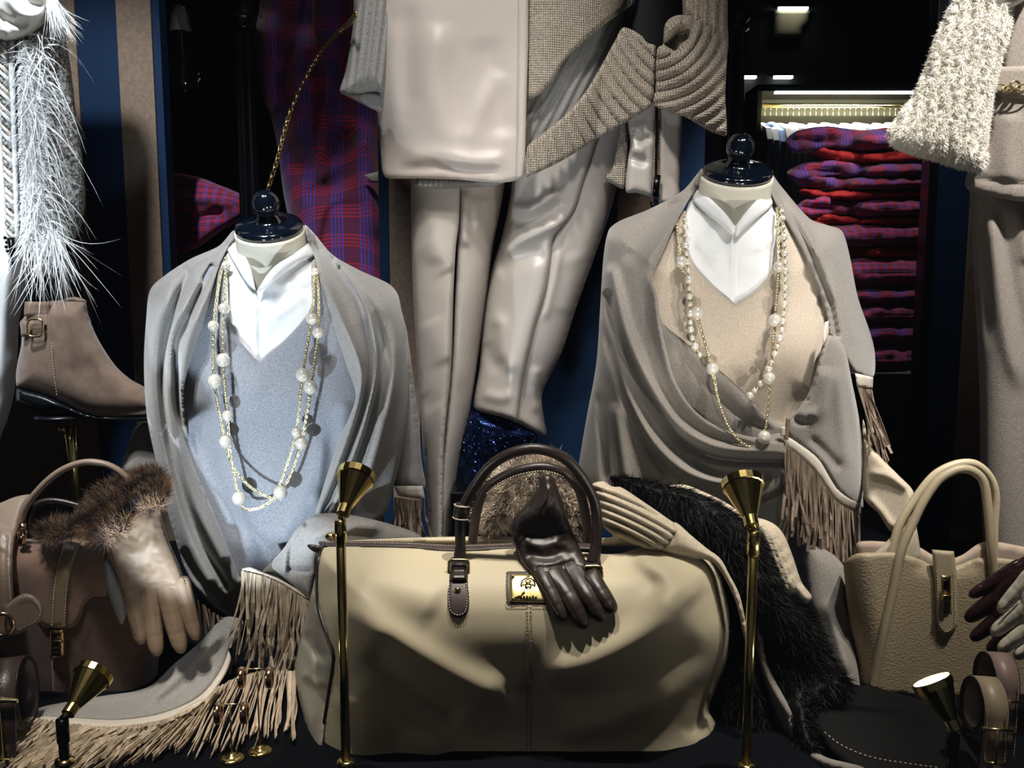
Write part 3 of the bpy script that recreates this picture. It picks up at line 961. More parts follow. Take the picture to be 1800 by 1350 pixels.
# ------------------------------------------------------------------ fringes
def fringe(parent, starts, mat, length, lean=(0, 0), Ystart=None, n=40, w=0.0036, seed=0, wob=0.10, zfloor=None, name='fringe_strand', spread=0.0):
    """starts: pixel polyline the strands hang from; length in px; lean px per strand"""
    rs = random.Random(seed)
    q = cr(starts, False, 2.0)
    L = np.concatenate([[0], np.cumsum(np.hypot(*np.diff(q, axis=0).T))])
    F_ = field(Ystart)
    for i in range(n):
        s = L[-1] * (i + 0.5 + rs.uniform(-0.35, 0.35)) / n
        x = np.interp(s, L, q[:, 0]); y = np.interp(s, L, q[:, 1])
        ln = length * rs.uniform(0.72, 1.08)
        Y0 = float(F_(x, y))
        lx = lean[0] + rs.uniform(-1, 1) * spread
        ly = lean[1]
        a = rs.uniform(-1, 1); b = rs.uniform(-1, 1); ph = rs.uniform(0, 6.28)
        pts = []
        for k in range(9):
            u = k / 8
            ox = lx * u + ln * wob * (a * u * u + 0.35 * b * math.sin(ph + u * 4.5) * u)
            pts.append(P(x + ox, y + (ln + ly) * u, Y0 - 0.003 - 0.010 * u * rs.uniform(0, 1) * (i % 3) + 0.004 * math.sin(ph + 5 * u) * u))
        ww = w * rs.uniform(0.75, 1.2)
        ang = rs.uniform(-0.5, 0.5)
        sides = [Vector((math.cos(ang + 0.9 * math.sin(ph + 3 * k / 8)), -math.sin(ang + 0.9 * math.sin(ph + 3 * k / 8)), 0)) for k in range(9)]
        MB().add(*g_ribbon(pts, ww, 0.0012, sides)).build(name, mat, parent, smooth=False)

def floor_fringe(parent, starts, ends, mat, n, w=0.0042, seed=0, z0=0.02, name='fringe_strand', wob=8):
    rs = random.Random(seed)
    qa = cr(starts, False, 2.0); qb = cr(ends, False, 2.0)
    for i in range(n):
        u = min(0.999, max(0, (i + 0.5 + rs.uniform(-0.6, 0.6)) / n))
        a = qa[int(u * (len(qa) - 1))]; b = qb[int(min(0.999, max(0, u + rs.uniform(-0.08, 0.08))) * (len(qb) - 1))]
        sh = rs.uniform(0.75, 1.1)
        ph = rs.uniform(0, 6.28); am = rs.uniform(0.3, 1) * wob
        pts = []
        for k in range(10):
            v = k / 9
            p = a + (b - a) * v * sh
            px = p[0] + am * 0.6 * math.sin(ph + v * 6) * v
            py = p[1] + am * math.sin(ph * 1.7 + v * 4.5) * v
            z = z0 * (1 - v) ** 1.5 + 0.003 + 0.006 * rs.random() * (1 if (i % 3) else 0.3) + 0.005 * abs(math.sin(ph + 4 * v))
            pts.append(P(px, py, floor_y(py, z)))
        ang = rs.uniform(-0.7, 0.7)
        MB().add(*g_ribbon(pts, w * rs.uniform(0.7, 1.25), 0.0013, Vector((0.3, 0.8 * math.cos(ang), 0.9 + math.sin(ang))))).build(name, mat, parent, smooth=False)

def shawl_left():
    t = thing('grey_fringed_shawl', (P(480, 1060, 1.7).x, 1.7, 0.0), 'light grey cashmere shawl with suede fringe over the left bust, trailing to the floor', 'shawl')
    off = 0.016
    # left drape
    relief('left_drape', [(410, 405), (385, 432), (335, 455), (290, 484), (264, 510), (257, 560), (253, 640), (258, 730), (274, 810), (292, 890), (309, 950), (325, 1000), (345, 1035), (372, 1062), (400, 1082), (424, 1092), (426, 1040), (424, 996), (407, 958), (378, 902), (352, 842), (334, 780), (324, 723), (325, 673), (343, 611), (364, 548), (381, 480), (398, 440), (418, 415)],
           LB(off), m_shawl, t, H=0.012, R=9, th=0.006, step=3.8, ramp=1.6,
           ridges=[([(372, 470), (335, 540), (309, 600), (311, 660), (317, 730), (340, 800), (372, 880), (405, 960), (424, 1010)], 6, -0.026, 'n'),
                   ([(330, 480), (300, 560), (287, 630), (286, 690), (298, 780), (322, 870), (352, 950), (400, 1030)], 6, -0.022, 'n'),
                   ([(385, 470), (352, 545), (328, 610), (320, 670), (322, 740), (345, 810)], 8, 0.016),
                   ([(350, 500), (315, 570), (298, 640), (299, 720), (318, 810), (345, 890), (390, 980)], 9, 0.022, 'n'),
                   ([(300, 500), (275, 580), (268, 660), (276, 750), (298, 850), (325, 940), (365, 1020)], 12, 0.018, 'n'),
                   ([(320, 960), (345, 1010), (390, 1060)], 7, -0.012)])
    # right drape
    relief('right_drape', [(536, 395), (556, 415), (585, 448), (630, 474), (682, 498), (699, 517), (707, 552), (716, 586), (719, 640), (716, 720), (705, 800), (693, 850), (676, 905), (640, 925), (590, 920), (556, 905), (557, 890), (570, 850), (593, 779), (614, 733), (625, 694), (612, 652), (589, 582), (566, 505), (552, 450), (540, 420)],
           LB(off), m_shawl, t, H=0.012, R=8, th=0.006, step=3.8, ramp=1.6,
           ridges=[([(585, 460), (632, 529), (648, 594), (654, 640), (640, 710), (618, 780), (592, 850), (570, 905)], 6.5, -0.022, 'n'),
                   ([(600, 470), (650, 540), (668, 600), (668, 660), (652, 740), (628, 820), (604, 900)], 6.5, -0.018, 'n'),
                   ([(565, 470), (600, 560), (632, 640), (634, 690), (618, 750), (592, 820), (568, 890)], 8, 0.016),
                   ([(592, 460), (642, 535), (660, 610), (658, 670), (640, 745), (612, 820), (585, 895)], 6, 0.020, 'n'),
                   ([(640, 490), (690, 560), (695, 640), (675, 740), (645, 840), (625, 910)], 14, 0.014),
                   ([(665, 560), (682, 640), (668, 740)], 5, -0.012)])
    relief('back_drape', [(262, 742), (238, 750), (224, 788), (212, 836), (240, 860), (290, 870), (290, 800)], 1.92, m_shawl, t, H=0.03, R=24, step=6)
    relief('back_drape', [(700, 540), (716, 590), (728, 679), (736, 748), (741, 810), (745, 862), (694, 858), (690, 800), (700, 700)], 1.845, m_shawl, t, H=0.03, R=30, step=6, Hb=0.02,
           ridges=[([(715, 640), (722, 760), (722, 850)], 6, -0.01)])
    relief('leather_trim', [(692, 854, 1), (743, 854, 1), (748, 879, 1), (700, 872, 1)], 1.805, m_trim, t, H=0.006, R=5, step=5)
    fringe(t, [(694, 874), (722, 878), (747, 880)], m_fringe, 75, Ystart=1.80, n=14, seed=4, wob=0.25, w=0.0045)
    # lower swag towards the bag
    Ysw = [(470, 1000, 1.62), (520, 930, 1.62), (600, 905, 1.62), (740, 940, 1.68), (560, 960, 1.58), (550, 1010, 1.58)]
    relief('lower_swag', [(500, 962), (522, 930), (556, 905), (600, 903), (660, 914), (730, 936), (746, 955), (660, 962), (565, 968), (556, 1010), (548, 1056, 1), (490, 1018), (462, 1006), (480, 985)],
           Ysw, m_shawl, t, H=0.02, R=18, step=4, ramp=1.3, ridges=[([(500, 1005), (505, 960), (530, 925)], 5, 0.012, 'n'), ([(530, 950), (600, 925), (680, 925)], 14, 0.012), ([(500, 1000), (550, 1003)], 4, -0.006)])
    relief('leather_trim', [(425, 1000, 1), (440, 997), (462, 1006), (492, 1018), (548, 1052, 1), (548, 1060, 1), (490, 1026), (455, 1012), (428, 1008, 1)], 1.575, m_trim, t, H=0.004, R=4, step=4)
    fringe(t, [(426, 1004), (460, 1012), (492, 1026), (547, 1060)], m_fringe2, 165, Ystart=1.57, n=50, seed=1, wob=0.16, lean=(-8, -10), w=0.0046, spread=18)
    fringe(t, [(345, 1052), (380, 1080), (420, 1096)], m_fringe, 120, Ystart=1.60, n=10, seed=7, wob=0.25, lean=(12, 0), w=0.0045, spread=22)
    # the tail on the floor
    Yt = [(55, 1266, floor_y(1266, 0.022)), (127, 1274, floor_y(1274, 0.022)), (203, 1280, floor_y(1280, 0.022)), (321, 1255, floor_y(1255, 0.025)), (400, 1143, 1.56), (393, 1088, 1.60), (304, 1169, 1.55), (237, 1215, 1.50), (84, 1240, 1.47), (363, 1228, floor_y(1228, 0.03))]
    relief('floor_tail', [(393, 1086), (350, 1130), (304, 1169), (270, 1202), (237, 1215), (182, 1223), (84, 1240), (56, 1250), (54, 1258), (127, 1262), (203, 1266), (270, 1258), (321, 1241), (358, 1218), (388, 1178), (402, 1143), (424, 1112), (426, 1090)],
           Yt, m_shawl, t, H=0.012, R=14, th=0.008, step=4,
           ridges=[([(400, 1100), (345, 1155), (280, 1215), (240, 1243)], 12, 0.020), ([(404, 1120), (372, 1160), (325, 1208), (270, 1246)], 11, -0.008), ([(320, 1165), (262, 1216), (215, 1232), (120, 1240)], 8, -0.007), ([(235, 1222), (150, 1232), (70, 1246)], 9, 0.010)])
    relief('leather_trim', [(54, 1256, 1), (127, 1261), (203, 1265), (270, 1257), (321, 1240), (358, 1217), (388, 1177), (402, 1143, 1), (406, 1160), (394, 1190), (364, 1230), (323, 1257), (270, 1274), (203, 1282), (127, 1276), (55, 1268, 1)],
           Yt, m_trim, t, H=0.008, R=7, th=0.004, step=4)
    floor_fringe(t, [(50, 1262), (127, 1274), (203, 1280), (270, 1272), (321, 1255), (363, 1228)], [(-70, 1345), (-40, 1352), (20, 1352), (90, 1345), (150, 1335), (215, 1318)], m_fringe2, 115, seed=2, w=0.0062)
    floor_fringe(t, [(200, 1280), (290, 1266), (350, 1238), (400, 1200)], [(90, 1350), (170, 1352), (250, 1330), (300, 1312)], m_fringe2, 55, seed=5, w=0.006)
    floor_fringe(t, [(380, 1212), (420, 1190), (470, 1180), (520, 1180)], [(290, 1310), (350, 1316), (430, 1310), (520, 1290)], m_fringe2, 54, seed=3, z0=0.03, w=0.0055)
shawl_left()

# ------------------------------------------------------------------ necklaces
def g_chain(pts3, link, r):
    """interlocked oval links along a path"""
    mb = MB()
    L = [0]
    for a, b in zip(pts3[:-1], pts3[1:]): L.append(L[-1] + (b - a).length)
    s = 0; i = 0
    arr = np.array([tuple(p) for p in pts3])
    while s < L[-1] - link:
        a = Vector([np.interp(s, L, arr[:, k]) for k in range(3)])
        b = Vector([np.interp(s + link, L, arr[:, k]) for k in range(3)])
        T = (b - a).normalized()
        n = Vector((0, -1, 0)) if i % 2 else Vector((0.9, -0.45, 0.2))
        n = (n - T * n.dot(T)).normalized()
        mb.add(*g_torus((a + b) / 2, link * 0.5, r, n, 10, 5, 1.0, 1.25, 0.72, up=T))
        s += link * 0.92; i += 1
    return mb

def necklace(name, label, chains, pearls, Yf, base, link=0.0056, r=0.0014, shared=None):
    t = thing(name, base, label, 'necklace', 'pearl necklaces on the busts')
    for c in chains:
        g_chain(path3(c, Yf, 3.0), link, r).build('chain', m_goldchain, t)
    me_cache = {}
    for (px, py, rp) in pearls:
        Y = float(field(Yf)(px, py)) - 0.004
        rr = rp / ppm(Y)
        c = P(px, py, Y)
        o = MB().add(*g_sphere((0, 0, 0), rr, 20, 14)).build('pearl', m_pearl, t)
        # mesh was centred on world zero: move it to its place on the chain
        for vv in o.data.vertices: vv.co = vv.co + c
        mb = MB()
        for s in (-1, 1):
            mb.add(*g_sphere(c + Vector((0, 0, s * rr * 1.02)), 0.0018, 8, 6))
        mb.build('bead_cap', m_goldchain, o)
    return t

NL = lambda px, py: bodyL(px, py) - 0.022 - np.clip((np.asarray(py) - 500) / 380.0, 0, 1) * 0.028
necklace('pearl_necklace', 'long gold chain with spaced pearls worn in two loops over the grey sweater',
         [[(397, 452), (386, 490), (376, 573), (377, 670), (396, 776), (408, 818), (440, 856), (480, 878)],
          [(398, 452), (395, 500), (394, 542), (392, 633), (400, 731), (404, 790), (412, 840), (420, 876), (430, 895), (455, 893), (480, 879), (493, 867), (508, 840), (530, 779), (546, 681), (559, 585), (560, 520), (556, 470)],
          [(554, 462), (551, 520), (548, 560), (532, 659), (521, 760), (505, 815), (492, 850), (480, 878)]],
         [(397, 467, 8), (394, 542, 10), (375, 573, 10), (392, 633, 12.5), (377, 670, 12.5), (400, 731, 10), (396, 776, 11.5), (420, 876, 13), (493, 866, 13), (530, 779, 11.5), (521, 760, 9), (546, 681, 12.5), (532, 659, 12.5), (559, 585, 10), (548, 560, 10.5), (554, 478, 8)],
         NL, P(480, 890, 1.65))

# ================================================================== RIGHT BUST
dress_form(1296, 303, None, 60, 1.80, [(1293, 375, 0.07, 0.06, 0), (1293, 410, 0.12, 0.065, 0.0), (1293, 470, 0.16, 0.075, 0.0), (1293, 610, 0.15, 0.085, 0), (1293, 800, 0.13, 0.08, 0.0), (1293, 940, 0.12, 0.08, 0.0)],
           'ivory dress form with a glossy navy neck cap, wearing the beige sweater')
bodyR = Body([(1232, 285), (1222, 330), (1190, 360), (1120, 380), (1072, 405), (1060, 450), (1052, 540), (1045, 650), (1025, 750), (1005, 860), (1050, 960), (1250, 1010), (1450, 980), (1520, 880), (1530, 760), (1540, 660), (1525, 570), (1505, 480), (1486, 408), (1430, 380), (1375, 340), (1354, 285)],
             1.90, 0.19, 150, [(1235, 610, 75, 0.022), (1385, 610, 75, 0.022)])
def RB(off):
    return lambda px, py: bodyR(px, py) - off
relief('beige_sweater', [(1170, 400), (1203, 370), (1206, 421), (1219, 462), (1242, 492), (1291, 536, 1), (1332, 507), (1357, 472), (1367, 396), (1372, 355), (1420, 420), (1465, 520), (1480, 640), (1440, 760), (1380, 830), (1280, 830), (1180, 740), (1130, 600), (1130, 480)],
       RB(0.0), m_sweat_beige, H=0.006, R=6, th=0.006, step=6,
       ridges=[([(1300, 640), (1290, 700), (1310, 760)], 14, -0.006), ([(1420, 680), (1390, 720), (1370, 760)], 20, -0.012), ([(1330, 620), (1345, 680)], 12, 0.004)])
tag(bpy.data.objects['beige_sweater'], 'beige V-neck knit sweater on the right bust', 'sweater')
def shirt_right():
    t = thing('white_shirt', P(1290, 535, 1.74), 'white poplin shirt inside the beige sweater on the right bust', 'shirt', 'white shirts on the busts')
    relief('shirt_front', [(1224, 330), (1255, 360), (1290, 396, 1), (1294, 396, 1), (1320, 366), (1350, 336), (1366, 350), (1378, 400), (1370, 478), (1340, 520), (1291, 550), (1232, 505), (1205, 465), (1194, 421), (1208, 365)],
           RB(-0.010), m_shirt, t, H=0.003, R=5, th=0.003, step=5,
           ridges=[([(1290, 396), (1287, 460), (1289, 530)], 4, 0.004, 'n'), ([(1296, 398), (1293, 530)], 3, -0.004, 'n'), ([(1320, 440), (1345, 430), (1362, 410)], 7, 0.005), ([(1220, 420), (1250, 450), (1270, 450)], 8, 0.005), ([(1225, 460), (1260, 480)], 6, -0.003)], noise=(0.003, 55))
    relief('collar', [(1225, 326, 1), (1250, 350), (1276, 376), (1292, 398, 1), (1288, 412), (1268, 396), (1238, 372), (1218, 352)], lambda x, y: bodyR(x, y) - 0.006, m_shirt, t, H=0.007, R=9, step=4)
    relief('collar', [(1350, 333, 1), (1358, 358), (1335, 380), (1308, 402), (1294, 416), (1292, 398, 1), (1310, 374), (1330, 352)], lambda x, y: bodyR(x, y) - 0.006, m_shirt, t, H=0.007, R=9, step=4)
shirt_right()

def shawl_right():
    t = thing('taupe_fringed_shawl', (P(1300, 900, 1.7).x, 1.7, 0.0), 'taupe cashmere shawl with suede fringe wrapped and buttoned over the right bust', 'shawl')
    # inner wrap layer
    relief('inner_wrap', [(1150, 520), (1166, 570), (1200, 600), (1240, 632), (1282, 668), (1322, 706), (1362, 742), (1384, 750), (1386, 790), (1330, 810), (1240, 780), (1180, 690), (1150, 600)],
           RB(0.014), m_shawl2, t, H=0.012, R=9, th=0.006, step=5, ridges=[([(1180, 600), (1240, 670), (1300, 730), (1370, 765)], 9, -0.012)])
    # main left drape
    relief('left_drape', [(1234, 296), (1200, 335), (1140, 368), (1090, 388), (1070, 405), (1061, 450), (1055, 540), (1048, 640), (1030, 740), (1012, 850), (1008, 880), (1100, 872), (1200, 872), (1300, 886), (1372, 860), (1382, 800), (1380, 762), (1330, 768), (1280, 757), (1240, 737), (1209, 707), (1185, 664), (1171, 613), (1161, 566), (1156, 522), (1147, 487), (1169, 436), (1187, 395), (1211, 351), (1238, 308)],
           RB(0.026), m_shawl2, t, H=0.014, R=10, th=0.006, step=4, ramp=1.5,
           ridges=[([(1068, 520), (1085, 590), (1112, 655), (1150, 715), (1197, 774), (1260, 805), (1375, 812)], 7, -0.026, 'n'),
                   ([(1060, 560), (1090, 680), (1134, 774), (1185, 849)], 7, -0.022), ([(1152, 500), (1166, 600), (1196, 690), (1250, 745), (1330, 775), (1378, 780)], 10, 0.016, 'n'),
                   ([(1075, 480), (1100, 580), (1140, 670), (1190, 745), (1260, 785), (1375, 796)], 11, 0.020, 'n'), ([(1065, 600), (1100, 700), (1150, 780), (1220, 835), (1330, 855)], 12, 0.022),
                   ([(1200, 800), (1260, 835), (1370, 835)], 7, -0.018), ([(1050, 680), (1060, 780), (1066, 860)], 6, -0.016), ([(1080, 700), (1096, 800), (1104, 860)], 10, 0.012),
                   ([(1215, 330), (1170, 410), (1130, 470)], 9, 0.006), ([(1190, 340), (1140, 400), (1100, 470)], 14, -0.01)])
    # right shoulder panel
    relief('right_drape', [(1347, 293), (1372, 326), (1423, 384), (1455, 396), (1480, 406), (1493, 447), (1508, 522), (1529, 583), (1538, 623), (1534, 664), (1503, 657), (1488, 640), (1473, 613), (1458, 593), (1454, 560), (1443, 522), (1413, 447), (1383, 391), (1358, 346)],
           RB(0.018), m_shawl2, t, H=0.012, R=8, th=0.006, step=5,
           ridges=[([(1362, 330), (1395, 385), (1430, 455), (1458, 530), (1470, 590)], 5, -0.018, 'n'), ([(1375, 345), (1410, 400), (1445, 470), (1466, 540)], 8, 0.012), ([(1480, 430), (1490, 520), (1510, 620)], 14, 0.008)])
    relief('leather_trim', [(1503, 656, 1), (1535, 663, 1), (1534, 684, 1), (1506, 680, 1)], RB(0.034), m_trim, t, H=0.004, R=4, step=4)
    fringe(t, [(1508, 681), (1520, 684), (1533, 685)], m_fringe, 150, Ystart=RB(0.03), n=14, seed=11, lean=(28, -8), wob=0.10, w=0.004, spread=14)
    # front flap
    relief('front_flap', [(1458, 589), (1483, 608), (1498, 673), (1512, 749), (1518, 824), (1517, 870), (1513, 896), (1473, 866), (1438, 812), (1403, 782), (1380, 764), (1384, 742), (1418, 698), (1438, 638), (1445, 608)],
           RB(0.040), m_shawl2, t, H=0.014, R=10, th=0.006, step=5,
           ridges=[([(1400, 745), (1440, 720), (1455, 640)], 12, 0.012), ([(1420, 765), (1455, 800), (1480, 830)], 8, -0.008), ([(1470, 640), (1480, 740), (1490, 830)], 12, 0.008), ([(1392, 735), (1415, 742), (1430, 730)], 7, -0.012)])
    relief('leather_trim', [(1378, 762, 1), (1403, 778), (1438, 806), (1473, 860), (1514, 884, 1), (1513, 906, 1), (1468, 880), (1432, 828), (1400, 798), (1380, 784, 1)], RB(0.050), m_trim, t, H=0.005, R=6, step=4)
    fringe(t, [(1380, 782), (1402, 800), (1434, 832), (1468, 880), (1512, 906)], m_fringe, 175, Ystart=RB(0.052), n=58, seed=12, wob=0.13, lean=(0, -10), w=0.0046, spread=10)
    # button loops
    relief('button_loop', [(1450, 566, 1), (1457, 564, 1), (1456, 590), (1447, 608, 1), (1446, 590)], RB(0.060), m_trim, t, H=0.004, R=3, step=3)
    b1 = path3([(1386, 735), (1384, 750), (1382, 772)], RB(0.066), 4)
    MB().add(*g_tube(b1, 0.004, 8)).build('button_loop', m_leather_tan, t)
    b2 = path3([(1376, 750), (1376, 766)], RB(0.066), 4)
    MB().add(*g_tube(b2, 0.0045, 8)).build('button', m_trim, t)
    # tails falling behind the fur
    Yk = [(1440, 1000, 1.66), (1500, 1100, 1.60), (1490, 1200, 1.52), (1400, 1100, 1.62)]
    relief('hanging_tail', [(1420, 960), (1480, 990), (1494, 1060), (1500, 1130), (1512, 1215), (1490, 1212), (1460, 1160), (1436, 1095), (1420, 1050)], Yk, m_shawl2, t, H=0.03, R=30, step=6, ridges=[([(1450, 1050), (1470, 1110), (1495, 1190)], 10, 0.014), ([(1470, 1060), (1490, 1130)], 6, -0.012)])
    Yk2 = [(1330, 1090, 1.42), (1400, 1260, 1.37), (1480, 1345, floor_y(1345, 0.03)), (1360, 1180, 1.40)]
    relief('hanging_tail', [(1310, 1080), (1336, 1100), (1350, 1170), (1386, 1240), (1412, 1300), (1450, 1330), (1520, 1350), (1520, 1375), (1430, 1372), (1390, 1340), (1360, 1290), (1335, 1220), (1322, 1160)], Yk2, m_shawl2, t, H=0.025, R=16, step=6, ridges=[([(1330, 1130), (1356, 1220), (1400, 1310), (1460, 1350)], 8, 0.012)])
shawl_right()

NR = lambda px, py: bodyR(px, py) - 0.024 - np.clip((np.asarray(py) - 560) / 200.0, 0, 1) * 0.040
necklace('chain_necklace', 'long gold chain necklace with few large pearls on the right bust, hanging over the wrap',
         [[(1192, 365), (1190, 400), (1197, 460), (1212, 515), (1224, 550), (1238, 600), (1252, 648), (1262, 700), (1280, 748), (1304, 778), (1338, 790), (1343, 770), (1350, 720), (1353, 666), (1358, 610), (1362, 563), (1367, 500), (1369, 468), (1368, 420), (1366, 365)]],
         [(1197, 460, 11), (1225, 549, 11.5), (1252, 648, 11.5), (1343, 769, 12.5), (1352, 665, 11), (1362, 563, 11.5), (1369, 469, 9)], NR, P(1340, 790, 1.65))
NR2 = lambda px, py: bodyR(px, py) - 0.022 - np.clip((np.asarray(py) - 420) / 200.0, 0, 1) * 0.018
def bead_strand():
    pts = cr([(1204, 385), (1205, 430), (1210, 480), (1212, 530), (1214, 580), (1221, 608), (1233, 628)], False, 1.0)
    pts2 = cr([(1374, 370), (1378, 420), (1380, 470), (1379, 530), (1374, 580), (1366, 610), (1355, 640), (1340, 670), (1318, 696)], False, 1.0)
    pearls = []
    sizes = [4.5, 6, 4.5, 7, 4.5, 6, 5, 7.5]
    for q in (pts, pts2):
        s = 0; i = 0
        while s < len(q):
            r = sizes[i % 8]
            pearls.append((q[min(int(s + r), len(q) - 1)][0], q[min(int(s + r), len(q) - 1)][1], r))
            s += 2 * r + 3.5; i += 1
    necklace('bead_necklace', 'strand of small close-set pearls on the right bust, its end tucked under the taupe wrap',
             [[(1204, 372), (1205, 430), (1210, 480), (1212, 530), (1214, 580), (1221, 608), (1233, 628)], [(1374, 360), (1378, 420), (1380, 470), (1379, 530), (1374, 580), (1366, 610), (1355, 640), (1340, 670), (1318, 696)]],
             pearls, NR2, P(1300, 700, 1.68), link=0.004, r=0.0008)
bead_strand()
# ================================================================== MIDDLE MANNEQUIN
def mid():
    # trousers
    t = thing('leather_trousers', (P(850, 950, 2.15).x, 2.15, 0.05), 'champagne leather trousers with pressed pleats on the middle mannequin', 'trousers')
    legL = Body([(722, 100), (722, 330), (723, 420), (726, 520), (733, 640), (742, 770), (752, 900), (758, 1200), (786, 1200), (800, 860), (822, 750), (838, 650), (852, 550), (868, 430), (886, 330), (900, 100)], 2.15, 0.085, 68)
    rid = [([(740, 420), (775, 450), (795, 480)], 26, 0.008), ([(750, 560), (770, 600), (790, 640)], 26, 0.006), ([(740, 700), (765, 720)], 20, -0.005), ([(730, 350), (760, 400), (770, 470)], 20, 0.006)]
    relief('trouser_leg', [(726, 250, 1), (722, 330), (723, 420), (726, 520), (733, 640), (742, 770), (752, 900), (756, 990), (776, 990), (780, 790), (786, 720), (792, 660), (795, 600), (797, 520), (801, 440), (807, 386), (809, 300), (809, 250, 1)],
           lambda x, y: legL(x, y) - 0.010, m_satin, t, H=0.010, R=10, th=0.006, step=5, ridges=rid)
    relief('leg_pleat', [(800, 250, 1), (806, 386), (804, 440), (800, 520), (796, 600), (786, 720), (770, 900), (772, 990), (790, 990), (800, 860), (822, 750), (838, 650), (852, 550), (868, 430), (886, 330), (892, 250, 1)],
           lambda x, y: legL(x, y) + 0.012, m_satin, t, H=0.016, R=16, th=0.006, step=5,
           ridges=[([(835, 340), (845, 390), (862, 340)], 14, 0.006), ([(819, 330), (815, 400), (821, 440)], 8, 0.012), ([(840, 430), (830, 560), (812, 700)], 16, 0.005)])
    legR = Body([(905, 100), (898, 337), (883, 412), (865, 474), (850, 565), (842, 650), (832, 712), (836, 850), (970, 900), (952, 700), (962, 672), (988, 618), (1012, 544), (1041, 463), (1070, 381), (1084, 330), (1120, 100)], 2.16, 0.085, 72)
    relief('trouser_leg', [(915, 170, 1), (898, 337), (883, 412), (865, 474), (850, 565), (842, 650), (832, 712), (841, 722), (878, 732), (910, 742, 1), (919, 679), (928, 630), (939, 581), (958, 512), (966, 460), (974, 416), (1008, 373), (1029, 308), (1075, 170, 1)],
           lambda x, y: legR(x, y) - 0.008, m_satin, t, H=0.012, R=10, th=0.006, step=5,
           ridges=[([(888, 362), (930, 368), (985, 335)], 12, 0.018), ([(885, 385), (930, 390), (990, 355)], 12, -0.012), ([(872, 450), (905, 425), (950, 405), (995, 385)], 12, 0.016), ([(870, 480), (920, 455), (965, 440)], 14, -0.010),
                   ([(855, 560), (880, 570), (885, 620), (900, 660)], 14, 0.010), ([(850, 600), (870, 640), (900, 640)], 14, -0.006), ([(845, 690), (880, 700), (905, 690)], 10, 0.006), ([(950, 440), (935, 520), (915, 600), (900, 690)], 16, 0.006)])
    relief('leg_pleat', [(1060, 170, 1), (1020, 310), (996, 380), (966, 420), (952, 512), (932, 581), (912, 679), (902, 740), (911, 744), (958, 766), (957, 740), (952, 700), (962, 672), (988, 618), (1012, 544), (1041, 463), (1070, 381), (1084, 330), (1125, 170, 1)],
           lambda x, y: legR(x, y) + 0.014, m_satin, t, H=0.014, R=14, th=0.006, step=5,
           ridges=[([(1000, 440), (1010, 480), (990, 560)], 20, 0.006), ([(945, 640), (940, 690), (950, 730)], 10, 0.010), ([(985, 430), (972, 500), (955, 570)], 8, 0.008), ([(1050, 330), (1040, 400), (1020, 470)], 16, 0.005)])
    # sequinned boot under the right leg
    b = thing('sequin_boot', (P(875, 830, 2.12).x, 2.12, P(875, 832, 2.12).z), 'navy sequinned boot below the raised trouser hem', 'boot')
    relief('sequin_shaft', [(812, 770), (820, 742), (835, 722), (880, 728), (930, 748), (945, 770), (925, 790), (890, 800), (868, 820), (850, 840), (830, 838), (816, 810)], 2.14, m_sequin, b, H=0.06, R=40, step=4,
           hfun=lambda x, y: 0.0022 * (np.sin(x * 0.75 + 0.35 * y) * np.sin(y * 0.75)))
    fr_, tri_ = RELIEFS[bpy.data.objects['sequin_shaft']]
    rs_ = np.random.RandomState(2)
    mbq = MB()
    for k in range(38):
        for q in range(40):
            px_ = 812 + q * 3.6 + (k % 2) * 1.8; py_ = 722 + k * 3.2
            dd = np.hypot(fr_[:, 0] - unproj(px_, py_, 2.09)[0], fr_[:, 2] - unproj(px_, py_, 2.09)[2])
            m_ = int(np.argmin(dd))
            if dd[m_] > 0.004: continue
            c_ = Vector(fr_[m_].tolist()) + Vector((0, -0.0012, 0))
            n_ = Vector((rs_.randn() * 0.35, -1, 0.25 + rs_.randn() * 0.35))
            mbq.add(*g_lathe([(0.0019, 0), (0.0019, 0.0003)], 6, axis_matrix(c_, n_)))
    mbq.build('sequins', m_sequin, b, smooth=False)['kind'] = 'stuff'
    relief('sequin_foot', [(806, 900), (812, 850), (822, 815), (850, 818), (862, 850), (860, 900)], 2.14, m_sequin, b, H=0.05, R=25, step=5)
    tag(box_obj('display_cube', P(800, 900, 2.2).x, P(1010, 900, 2.2).x, 2.04, 2.3, 0, P(850, 850, 2.12).z, m_black, bevel=0.003), 'black cube under the sequinned boot', 'cube')
    # jacket
    j = thing('leather_jacket', (P(790, 320, 2.0).x, 2.02, P(790, 320, 2.0).z), 'pale champagne leather jacket with smooth hem on the middle mannequin', 'jacket')
    bodyJ = Body([(650, -700), (655, 150), (668, 260), (670, 420), (930, 430), (1060, 300), (1090, 100), (1110, -700)], 2.14, 0.14, 130)
    relief('front_panel', [(640, -330, 1), (653, 60), (657, 150), (661, 200), (669, 262), (672, 300), (680, 313), (735, 314), (800, 316), (868, 321), (900, 319), (917, 312, 1), (922, 267), (925, 133), (929, 0), (930, -330, 1)],
           lambda x, y: bodyJ(x, y) - 0.01, m_jack, j, H=0.008, R=7, th=0.012, step=6,
           ridges=[([(690, 30), (688, 120), (700, 250)], 16, 0.008), ([(720, 0), (715, 100), (720, 200)], 18, -0.006), ([(770, 30), (760, 140), (790, 240), (860, 290)], 28, 0.010), ([(700, 282), (760, 270), (830, 285), (900, 275)], 14, 0.010), ([(690, 300), (780, 296), (900, 304)], 9, -0.006), ([(850, 60), (870, 150), (890, 250)], 26, -0.008), ([(890, 120), (840, 200), (820, 260)], 18, 0.006)])
